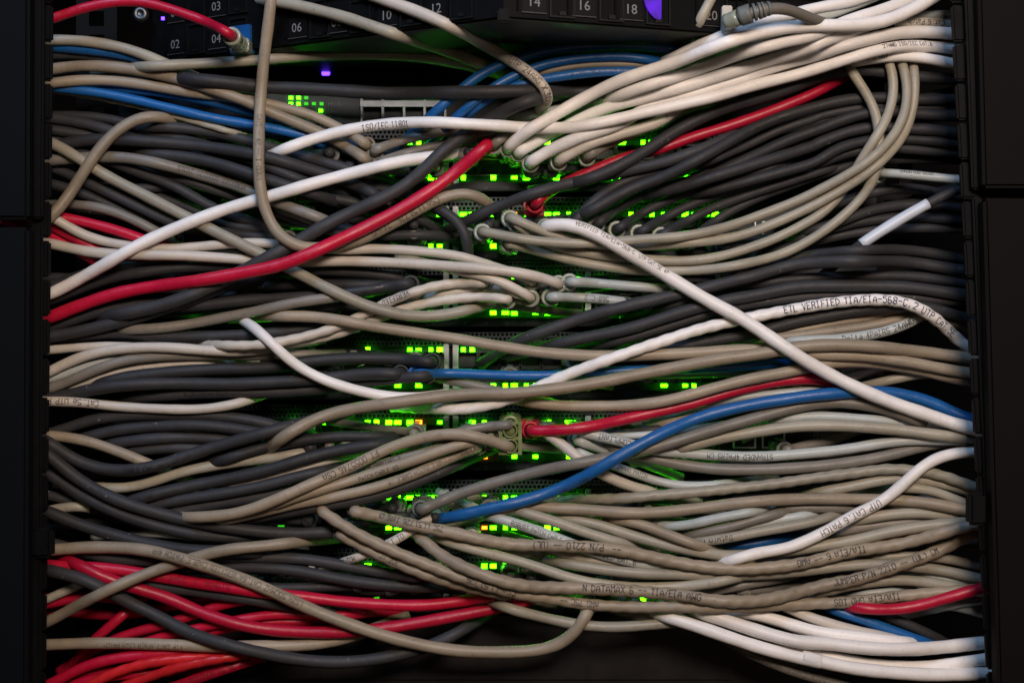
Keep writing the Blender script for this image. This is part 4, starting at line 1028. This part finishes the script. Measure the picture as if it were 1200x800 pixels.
LSM = {}
for nm in ('g', 'd'):
    me = MB().box(-0.00115, 0.00115, -0.0015, 0.0, -0.0009, 0.0009).mesh(); me.materials.append(LEDM[nm].materials[0]); LSM[nm] = me


def put(name, me, loc, parent):
    o = bpy.data.objects.new(name, me); COL.objects.link(o)
    o.parent = parent; o.location = loc
    return o


GX = [214, 375, 536, 697]
LR = random.Random(5)
# columns of the photograph where each row of lamps is lit (centre columns), the rest is thinned
LIT = {(0, 'T'): [(440, 520), (596, 720), (740, 800)], (0, 'B'): [(500, 560), (580, 662), (300, 360), (700, 850)],
       (1, 'T'): [(510, 560), (575, 620), (640, 700), (715, 860)], (1, 'B'): [(495, 525), (555, 640)],
       (2, 'T'): [(600, 710)], (2, 'B'): [(500, 720), (440, 470)],
       (3, 'T'): [(470, 560), (280, 330)], (3, 'B'): [(400, 700), (755, 850)],
       (4, 'T'): [(340, 400), (440, 720), (800, 850)], (4, 'B'): [(530, 570), (600, 700), (820, 850)],
       (5, 'T'): [(420, 510), (550, 700), (760, 790)], (5, 'B'): [(420, 470), (480, 660)],
       (6, 'T'): [(560, 710), (500, 530)], (6, 'B'): [(560, 760)]}


def lit(i, tb, x):
    return any(a <= x <= b for a, b in LIT[(i, tb)])


SW_NAMES = ['topmost', 'second', 'third', 'fourth', 'fifth', 'sixth', 'lowest']
for i in range(7):
    yt, yb = ROW_T[i], ROW_B[i]
    yu = yt - 22                      # top of the box
    yl = yb + 17
    c0 = pt(580, yl, 0)
    root = empty('network_switch', (c0.x, 0.0, c0.z))
    a, b = pt(133, yu + 1, 0), pt(1027, yl, 0)
    L = lambda x, y, z=0.0: pt(x, y, z) - root.location
    A_, B_ = L(133, yu + 1.2), L(1027, yl)
    # body with an opening for the port block
    P0, P1 = L(205, yt - 5), L(858, yb + 6)
    mb = MB()
    mb.box(A_.x, B_.x, 0.0065, 0.28, B_.z, A_.z)
    mb.box(A_.x, P0.x, 0.0, 0.0062, B_.z, A_.z)
    mb.box(P1.x, B_.x, 0.0, 0.0062, B_.z, A_.z)
    mb.box(P0.x, P1.x, 0.0, 0.0062, B_.z, P1.z)
    o = link_mesh('body', mb.mesh(), FACE, root); o.location = (0, 0, 0)
    # perforated strip above the ports
    mb = MB()
    zt, zb_ = A_.z, P0.z
    cell = 0.00272
    nz = max(2, int((zt - zb_) / cell))
    nx = int((P1.x - P0.x) / cell)
    hz = (zt - zb_) / nz
    V, F = [], []
    for jx in range(nx):
        for jz in range(nz):
            cx = P0.x + (jx + .5) * cell + (cell / 2 if jz % 2 else 0); cz = zb_ + (jz + .5) * hz
            h1, h2, q = cell / 2, hz / 2, cell * 0.32
            k = len(V)
            V += [(cx - h1, 0, cz - h2), (cx + h1, 0, cz - h2), (cx + h1, 0, cz + h2), (cx - h1, 0, cz + h2),
                  (cx - q, 0, cz - q), (cx + q, 0, cz - q), (cx + q, 0, cz + q), (cx - q, 0, cz + q),
                  (cx - q, .003, cz - q), (cx + q, .003, cz - q), (cx + q, .003, cz + q), (cx - q, .003, cz + q)]
            for e in range(4):
                e2 = (e + 1) % 4
                F += [(k + e, k + e2, k + 4 + e2, k + 4 + e), (k + 4 + e, k + 4 + e2, k + 8 + e2, k + 8 + e)]
    o = link_mesh('vent_grille', mesh_from(V, F), VENT, root); o.location = (0, 0, 0); o['kind'] = 'stuff'
    o = link_mesh('vent_backing', MB().box(P0.x, P1.x, 0.0045, 0.0060, zb_, zt).mesh(), PITCH, root); o.location = (0, 0, 0)
    # thin light ledge line along the face bottom
    o = link_mesh('lower_bezel', MB().box(A_.x + 0.002, B_.x - 0.002, -0.0035, -0.0005, B_.z + 0.0006, B_.z + 0.0058).mesh(0.0008), FACE, root); o.location = (0, 0, 0)
    for g in range(4):
        for k in range(6):
            x = GX[g] + 12.3 + k * 24.6
            for tb, yy_, sg in (('T', yt + 12, 1), ('B', yb - 12, -1)):
                p = put('port', PORT, L(x, yy_), root)
                for lx in (-5.2, 5.2):
                    xx_ = x + lx
                    on = lit(i, tb, xx_)
                    if on and LR.random() < 0.74 or (not on and LR.random() < 0.10):
                        kd = 'g' if LR.random() < .75 else 'y'
                        if LR.random() < 0.025: kd = 'o'
                        if not on and LR.random() < .5: kd = 'd'
                        put('status_light', LEDM[kd], Vector((lx * MPP, -0.0008, sg * 0.0068)), p).scale = (LR.uniform(.8, 1.45), LR.uniform(.8, 1.3), LR.uniform(.75, 1.2))
    # silver uprights between the port groups
    for xs_ in (366, 523, 534, 689):
        o = link_mesh('silver_upright', MB().box(-0.0017, 0.0017, -0.0042, 0.004, -0.0150, 0.0150).mesh(0.0004), SILVER, root)
        o.location = L(xs_, (yt + yb) / 2)
    # small port numbers under the rows
    for k in range(12):
        x = GX[1] + 12 + k * 24.6 + (12 if k > 5 else 0)
        t_ = txt('%02d' % (13 + 2 * k), x - 4, yb + 14, 0.0024, root, LEGEND, 0.004, 'port_number')
    # sockets for fibre modules at the right
    for k in range(4):
        x = 872 + k * 34
        mb = MB()
        mb.box(-0.0072, 0.0072, -0.002, -0.0002, 0.0048, 0.0056); mb.box(-0.0072, 0.0072, -0.002, -0.0002, -0.0056, -0.0048)
        mb.box(-0.0072, -0.0064, -0.002, -0.0002, -0.0048, 0.0048); mb.box(0.0064, 0.0072, -0.002, -0.0002, -0.0048, 0.0048)
        o = link_mesh('module_socket', mb.mesh(), SILVER if k < 2 else PLAST, root); o.location = L(x, (yt + yb) / 2)
    tag(root, '%s dark switch in the stack, green lit ports behind the cables' % SW_NAMES[i], 'network switch', 'network switches stacked behind the cables')

# unit above: status panel and empty silver framed ports
c0 = pt(580, 166, 0)
root = empty('network_switch', (c0.x, 0, c0.z))
L = lambda x, y, z=0.0: pt(x, y, z) - root.location
A_, B_ = L(133, 97), L(1027, 145.5)
o = link_mesh('body', MB().box(A_.x, B_.x, 0.004, 0.28, B_.z, A_.z).mesh(), FACE, root); o.location = (0, 0, 0)
a, b = L(305, 103), L(422, 145)
o = link_mesh('status_panel', MB().box(a.x, b.x, -0.001, 0.0035, b.z, a.z).mesh(0.0005), plain_mat('blue_grey_panel', (0.016, 0.028, 0.040), 0.4), root); o.location = (0, 0, 0)
for (x, y, kd) in ((341, 115, 'g'), (350, 115, 'g'), (341, 122, 'g'), (350, 122, 'g'), (376, 130, 'g'), (359, 115, 'd'), (359, 122, 'd'), (368, 122, 'd'), (377, 122, 'd')):
    put('status_light', LSM[kd], L(x, y, 0.0012), root)
for t_, y in (('Mode', 125), ('Unit', 133), ('Mode', 141)):
    txt(t_, 384, y, 0.0040, root, LEGEND, 0.0014)
mb = MB()
for x in (424.5, 449, 474, 498, 522):
    p0, p1 = L(x - 1.2, 117), L(x + 1.2, 147)
    mb.box(p0.x, p1.x, -0.004, 0.0035, p1.z, p0.z)
p0, p1 = L(423, 119.5), L(523, 126.5)
q0 = L(424.5, 119.5)
o = link_mesh('port_dividers', mb.mesh(), PALE, root); o.location = (0, 0, 0)
o = link_mesh('port_crossbar', MB().box(p0.x, p1.x, -0.0048, -0.0042, p1.z, p0.z).mesh(), PALE, root); o.location = (0, 0, 0)
for k in range(4):
    o = put('socket_contact', MB().box(-0.004, 0.004, -0.003, 0.002, -0.0008, 0.0008).mesh(), L(437 + k * 24.6, 143), root); o.data.materials.append(plain_mat('gold_contact', (0.35, 0.2, 0.09), 0.4, 0.5))
tag(root, 'dark unit with green status lamps and empty silver framed ports, above the switches', 'network switch')

# unit with the violet lamp
root = empty('media_converter', tuple(pt(580, 96, -0.02)))
L = lambda x, y, z=-0.02: pt(x, y, z) - root.location
A_, B_ = L(133, 62), L(1027, 95)
o = link_mesh('body', MB().box(A_.x, B_.x, -0.0, 0.2, B_.z, A_.z).mesh(0.001), BLK, root); o.location = (0, 0, 0)
for x in (382,):
    o = put('violet_lamp', MB().box(-0.0026, 0.0026, -0.002, 0.0, -0.0016, 0.0016).mesh(0.0005), L(x, 86), root); o.data.materials.append(LED_B)
a, b = L(366, 93), L(480, 94.5)
o = link_mesh('front_lip', MB().box(A_.x, B_.x, -0.006, -0.0002, B_.z + .0002, B_.z + 0.0018).mesh(), BLK, root); o.location = (0, 0, 0)
tag(root, 'flat black unit with one blue violet lamp between patch panel and switches', 'network unit')

# ------------------------------------------------------------------ angled patch panel along the top
root = empty('angled_patch_panel', (0, 0, 0.19))
R0 = root.location
apex = pt(AP_X, 19, AP_Z)
lo = apex.z
hi = lo + 0.0432
xl, xr = apex.x - 0.225, apex.x + 0.235
dl_l, dl_r = 0.225 * SL_L, 0.235 * SL_R
prof = [(xl, 0.125 - dl_l), (apex.x, 0.125), (xr, 0.125 - dl_r)]
V = []
for (x, z) in prof:
    V += [(x, -z, lo), (x, -z, hi), (x, -z + 0.02, lo), (x, -z + 0.02, hi)]
V = [Vector(v) - R0 for v in V]
F = []
for k in range(2):
    a = k * 4
    F += [(a, a + 4, a + 5, a + 1), (a + 2, a + 3, a + 7, a + 6), (a, a + 2, a + 6, a + 4), (a + 1, a + 5, a + 7, a + 3)]
F += [(0, 1, 3, 2), (8, 10, 11, 9)]
o = link_mesh('panel_face', mesh_from(V, F), BLK, root); o.location = (0, 0, 0)
# tray under the panel, seen from below
Vt = [Vector(v) - R0 for v in [(xl, -0.125 + dl_l + .003, lo - .001), (apex.x, -0.122, lo - .001), (xr, -0.125 + dl_r + .003, lo - .001), (xr, 0.02, lo - 0.004), (xl, 0.02, lo - 0.004)]]
Vt += [v + Vector((0, 0, 0.0008)) for v in Vt]
o = link_mesh('panel_tray', mesh_from(Vt, [(0, 1, 2, 3, 4), (9, 8, 7, 6, 5)] + [(k, k + 5, (k + 1) % 5 + 5, (k + 1) % 5) for k in range(5)]), plain_mat('tray_green_lit', (0.006, 0.010, 0.006), 0.5, spec=0.25), root); o.location = (0, 0, 0)  # green light falling on the dark tray is put into its colour
ang_l, ang_r = math.atan(SL_L), math.atan(SL_R)


def panel_point(u, h):
    """u metres along the face from the apex, h above its lower edge"""
    a_ = ang_l if u < 0 else ang_r
    return Vector((apex.x + u * math.cos(a_), -(0.125 - abs(u) * math.sin(a_)), lo + h)) - R0


jack = MB()
jack.box(-0.0075, 0.0075, -0.0016, 0.0, 0.0085, 0.0094); jack.box(-0.0075, 0.0075, -0.0016, 0.0, -0.0094, -0.0085)
jack.box(-0.0075, -0.0066, -0.0016, 0.0, -0.0085, 0.0085); jack.box(0.0066, 0.0075, -0.0016, 0.0, -0.0085, 0.0085)
jack.box(-0.0020, 0.0020, -0.0022, -0.0001, -0.0082, -0.0060)
JACK = jack.mesh(); JACK.materials.append(plain_mat('jack_frame_plastic', (0.005, 0.005, 0.0055), 0.5, spec=0.2))
PLATE = MB().box(-0.0072, 0.0072, -0.0012, 0.0, -0.0062, 0.0062).mesh(0.0005); PLATE.materials.append(plain_mat('number_plate', (0.0035, 0.0035, 0.004), 0.5, spec=0.12))
EDGE = plain_mat('plate_edge', (0.06, 0.06, 0.062), 0.4)
nums_px = {2: 208, 4: 256, 6: 350, 8: 397, 10: 455, 12: 513, 14: 625, 16: 684, 18: 739, 20: 833, 22: 880, 24: 930}


def u_for(px, h):
    best = min(np.linspace(-0.262, 0.245, 1015), key=lambda u: abs((lambda p: 600 + p.x / (MPP * (DIST + p.y) / DIST))(panel_point(u, h) + R0) - px))
    return float(best)


for nlab, px in nums_px.items():
    u = u_for(px + (0 if nlab < 14 else 0), 0.006)
    rz = -ang_l if u < 0 else ang_r
    for row, hh in ((0, 0.0090), (1, 0.0290)):
        pl = put('number_plate', PLATE, panel_point(u, hh), root); pl.rotation_euler = (0, 0, rz)
        rim = MB().box(-0.0072, 0.0072, -0.00135, -0.00122, -0.0064, -0.0060).mesh(); rim.materials.append(EDGE)
        r_ = put('plate_rim', rim, Vector((0, 0, 0)), pl)
        me = flat_text('%02d' % (nlab - (0 if row == 0 else 1)), 0.0078); me.materials.append(NUMW)
        t_ = put('number', me, Vector((-0.0042, -0.0016, -0.0028)), pl); t_.rotation_euler = (math.radians(90), 0, 0)
    for hh in (0.0085, 0.030):
        j = put('jack_frame', JACK, panel_point(u + 0.0165, hh + .002), root); j.rotation_euler = (0, 0, rz)
    sl_ = MB().box(-0.0006, 0.0006, -0.0012, 0, -0.018, 0.018).mesh(); sl_.materials.append(PITCH)
    j = put('face_seam', sl_, panel_point(u - 0.0095, 0.0216), root); j.rotation_euler = (0, 0, rz)
# lit jack at 18, blue jack at the far left
u = u_for(763, 0.01)
pv = [(-0.0050, 0.0080), (-0.0055, 0.0030), (-0.0040, -0.0010), (-0.0015, -0.0045), (0.0010, -0.0070), (0.0040, -0.0080), (0.0054, -0.0072), (0.0056, 0.0075), (0.0045, 0.0084)]
me = mesh_from([(x_, -0.0024, z_) for x_, z_ in pv] + [(x_, -0.0014, z_) for x_, z_ in pv], [tuple(range(9))] + [(k, (k + 1) % 9, (k + 1) % 9 + 9, k + 9) for k in range(9)]); me.materials.append(LED_P)
j = put('violet_lit_jack', me, panel_point(u, 0.0118), root); j.rotation_euler = (0, 0, ang_r)
u = u_for(286, 0.01)
p_ = pt(284, 47, 0.0315) - R0
me = MB().box(-0.0078, 0.0078, -0.003, 0.004, -0.0085, 0.0085).mesh(0.0006); me.materials.append(plain_mat('blue_jack_plastic', (0.006, 0.07, 0.24), 0.45))
j = put('blue_jack', me, p_, root); j.rotation_euler = (0, 0, -ang_l)
me = MB().box(-0.001, 0.001, -0.0004, 0, -0.001, 0.001).mesh(); me.materials.append(LED_B)
put('tiny_blue_lamp', me, pt(191, 22, 0.034) - R0, root)
o = put('apex_bracket', MB().box(-0.0032, 0.0032, -0.003, 0.002, -0.004, 0.0035).mesh(0.001), Vector((apex.x, -0.125, lo)) - R0, root); o.data.materials.append(BLK)
tag(root, 'black V shaped patch panel with white port numbers 02 to 24 along the top', 'patch panel')

# grey booted patch cord and its cream frame near number 20
root = empty('patch_cord', tuple(pt(870, 20, 0.07)))
R0 = root.location
p0, p1 = pt(846, 7, .090), pt(858, 38, .090)
o = put('cream_frame', MB().box(p0.x, p1.x, -0.091, -0.082, p1.z, p0.z).mesh(0.0006), -R0, root); o.data.materials.append(CREAM)
pts_ = np.array([pt(x, y, z)[:] for x, y, z in ((850, 27, .096), (862, 22, .100), (876, 17, .103), (890, 13, .104), (905, 10, .103), (925, 12, .097), (950, 22, .085), (975, 30, .07))])
o = link_mesh('jacket', tube_mesh(catmull3(pts_), 0.0033), M['grey'], root)
for (t0_, t1_, rr, nm) in ((0.02, 0.20, 0.0052, 'plug'), (0.20, 0.34, 0.0062, 'boot'), (0.36, 0.385, 0.0056, 'boot_rib'), (0.41, 0.435, 0.0053, 'boot_rib'), (0.46, 0.485, 0.005, 'boot_rib'), (0.51, 0.53, 0.0046, 'boot_rib')):
    CT = catmull3(pts_); nn = len(CT)
    sub = CT[int(t0_ * nn):max(int(t1_ * nn), int(t0_ * nn) + 3)]
    link_mesh(nm, tube_mesh(sub, rr * 0.92), GREYB if nm != 'plug' else CLEAR, root)
tag(root, 'grey patch cord with ribbed boot plugged beside a cream frame in the patch panel', 'cable')

# yellowed clip holding two plugs of the fifth switch
pc = pt(598, 513, 0.040)
root = empty('duplex_clip', tuple(pc))
mb = MB()
hw, hh = 0.0070, 0.0100
mb.box(-hw, -0.0048, -0.003, 0.016, -hh, hh); mb.box(0.0048, hw, -0.003, 0.016, -hh, hh)
mb.box(-0.0048, 0.0048, -0.003, 0.016, hh - 0.0016, hh); mb.box(-0.0048, 0.0048, -0.003, 0.016, -0.0010, 0.0010); mb.box(-0.0048, 0.0048, -0.003, 0.016, -hh, -hh + 0.0016)
o = put('frame', mb.mesh(), (0, 0, 0), root); o.data.materials.append(CLEAR_Y)
for sz in (-1, 1):
    v, f = lathe_y(0, sz * 0.0047, [(0.004, 0.0050), (-0.0015, 0.0050), (-0.0046, 0.0044), (-0.0050, 0.0038), (-0.002, 0.0036)], 16)
    o = put('cable_collar', mesh_from(v, f, True), (0, 0, 0), root); o.data.materials.append(CLEAR_Y)
tag(root, 'yellowish plastic clip holding two tan cables side by side at the fifth switch', 'clip')
# ------------------------------------------------------------------ bottom blanking panel
root = empty('blanking_panel', tuple(pt(600, 820, 0)))
R0 = root.location
a, b = pt(140, 722, 0.004), pt(1040, 812, 0.004)
o = put('plate', MB().box(a.x, b.x, -0.004, 0.0, b.z, a.z).mesh(0.0008), -R0, root); o.data.materials.append(BLANK)
a2, b2 = pt(318, 732, 0.006), pt(860, 797, 0.006)
o = put('raised_field', MB().box(a2.x, b2.x, -0.0062, -0.0043, b2.z, a2.z).mesh(0.0009), -R0, root); o.data.materials.append(BLANK)
tag(root, 'black blanking panel across the bottom of the rack', 'panel')
for q in ((165, 17), (1018, 440), (155, 724)):
    s_ = screw(*q)
    tag(s_, {(165, 17): 'steel screw on the rail at the upper left under the red cable', (1018, 440): 'steel screw on the right rail showing between beige cables',
             (155, 724): 'steel screw on the left rail above the bottom red bundle'}[q], 'screw')

# ------------------------------------------------------------------ side cable ducts with covers and fingers
ZF = 0.088


def duct(side):
    sgn = -1 if side == 'left' else 1
    root = empty('cable_duct', tuple(pt(20 if side == 'left' else 1185, 830, ZF)))
    R0 = root.location

    def slab(name, x0, x1, y0, y1, zb, zf, mat, bev=0.0012):
        mb = MB(); px_box(mb, x0, x1, y0, y1, zb, zf)
        o = put(name, mb.mesh(bev), -R0, root); o.data.materials.append(mat)
        return o
    def slant(name, xa0, xb0, y0, xa1, xb1, y1, zb, zf, mat, bev=0.0012):
        mb = MB()
        q = [pt(xa0, y0, zf), pt(xb0, y0, zf), pt(xb1, y1, zf), pt(xa1, y1, zf)]
        vs = [Vector((p.x, -zf, p.z)) for p in q] + [Vector((p.x, -zb, p.z)) for p in q]
        mb.add(vs, [(0, 1, 2, 3), (7, 6, 5, 4)] + [(k, k + 4, (k + 1) % 4 + 4, (k + 1) % 4) for k in range(4)])
        o = put(name, mb.mesh(bev), -R0, root); o.data.materials.append(mat)
        return o

    if side == 'left':
        ex = lambda y: 61 - max(0, y) / 800 * 9
        rm = lambda y: 51 - max(0, y) / 800 * 4
        cv = lambda y: 34 - max(0, y) / 800 * 3
        slant('cover', -60, cv(-40), -40, -60, cv(257), 257, ZF, ZF + .012, DUCT_L, .002)
        slant('cover', -60, cv(266), 266, -60, cv(850), 850, ZF, ZF + .012, DUCT_L, .002)
        slant('rim', cv(0) + 1.5, rm(0), -40, cv(256) + 1.5, rm(256), 256, ZF - .003, ZF + .002, BLK)
        slant('rim', cv(264) + 1.5, rm(264), 264, cv(850) + 1.5, rm(850), 850, ZF - .003, ZF, BLK)
        for y in range(-40, 850, 46):
            slant('finger', 38, ex(y), y, 38, ex(y + 42), y + 42.5, ZF - .009, ZF - .0045, BLK, .0012)
        slab('latch_block', 37, 60, 618, 654, ZF - .004, ZF + .005, BLK, .002)
    else:
        ex = lambda y: 1115 + max(0, y) / 800 * 43
        rm = lambda y: 1130 + max(0, y) / 800 * 34
        cv = lambda y: 1146 + max(0, y) / 800 * 24
        slant('cover', cv(-40), 1290, -40, cv(220), 1290, 220, ZF, ZF + .012, DUCT_R, .002)
        slant('cover', cv(232), 1290, 232, cv(850), 1290, 850, ZF, ZF + .012, DUCT_R, .002)
        slant('rim', rm(0), cv(0) - 1.5, -40, rm(222), cv(222) - 1.5, 222, ZF - .003, ZF + .002, BLK)
        slant('rim', rm(230), cv(230) - 1.5, 230, rm(850), cv(850) - 1.5, 850, ZF - .003, ZF, BLK)
        for y in range(-40, 850, 46):
            slant('finger', ex(y), 1185, y, ex(y + 42), 1185, y + 42.5, ZF - .009, ZF - .0045, BLK, .0012)
        slab('latch_block', 1136, 1156, 577, 616, ZF - .004, ZF + .005, BLK, .002)
    tag(root, 'black plastic vertical cable duct with flat covers along the %s edge' % side, 'cable duct')


duct('left'); duct('right')
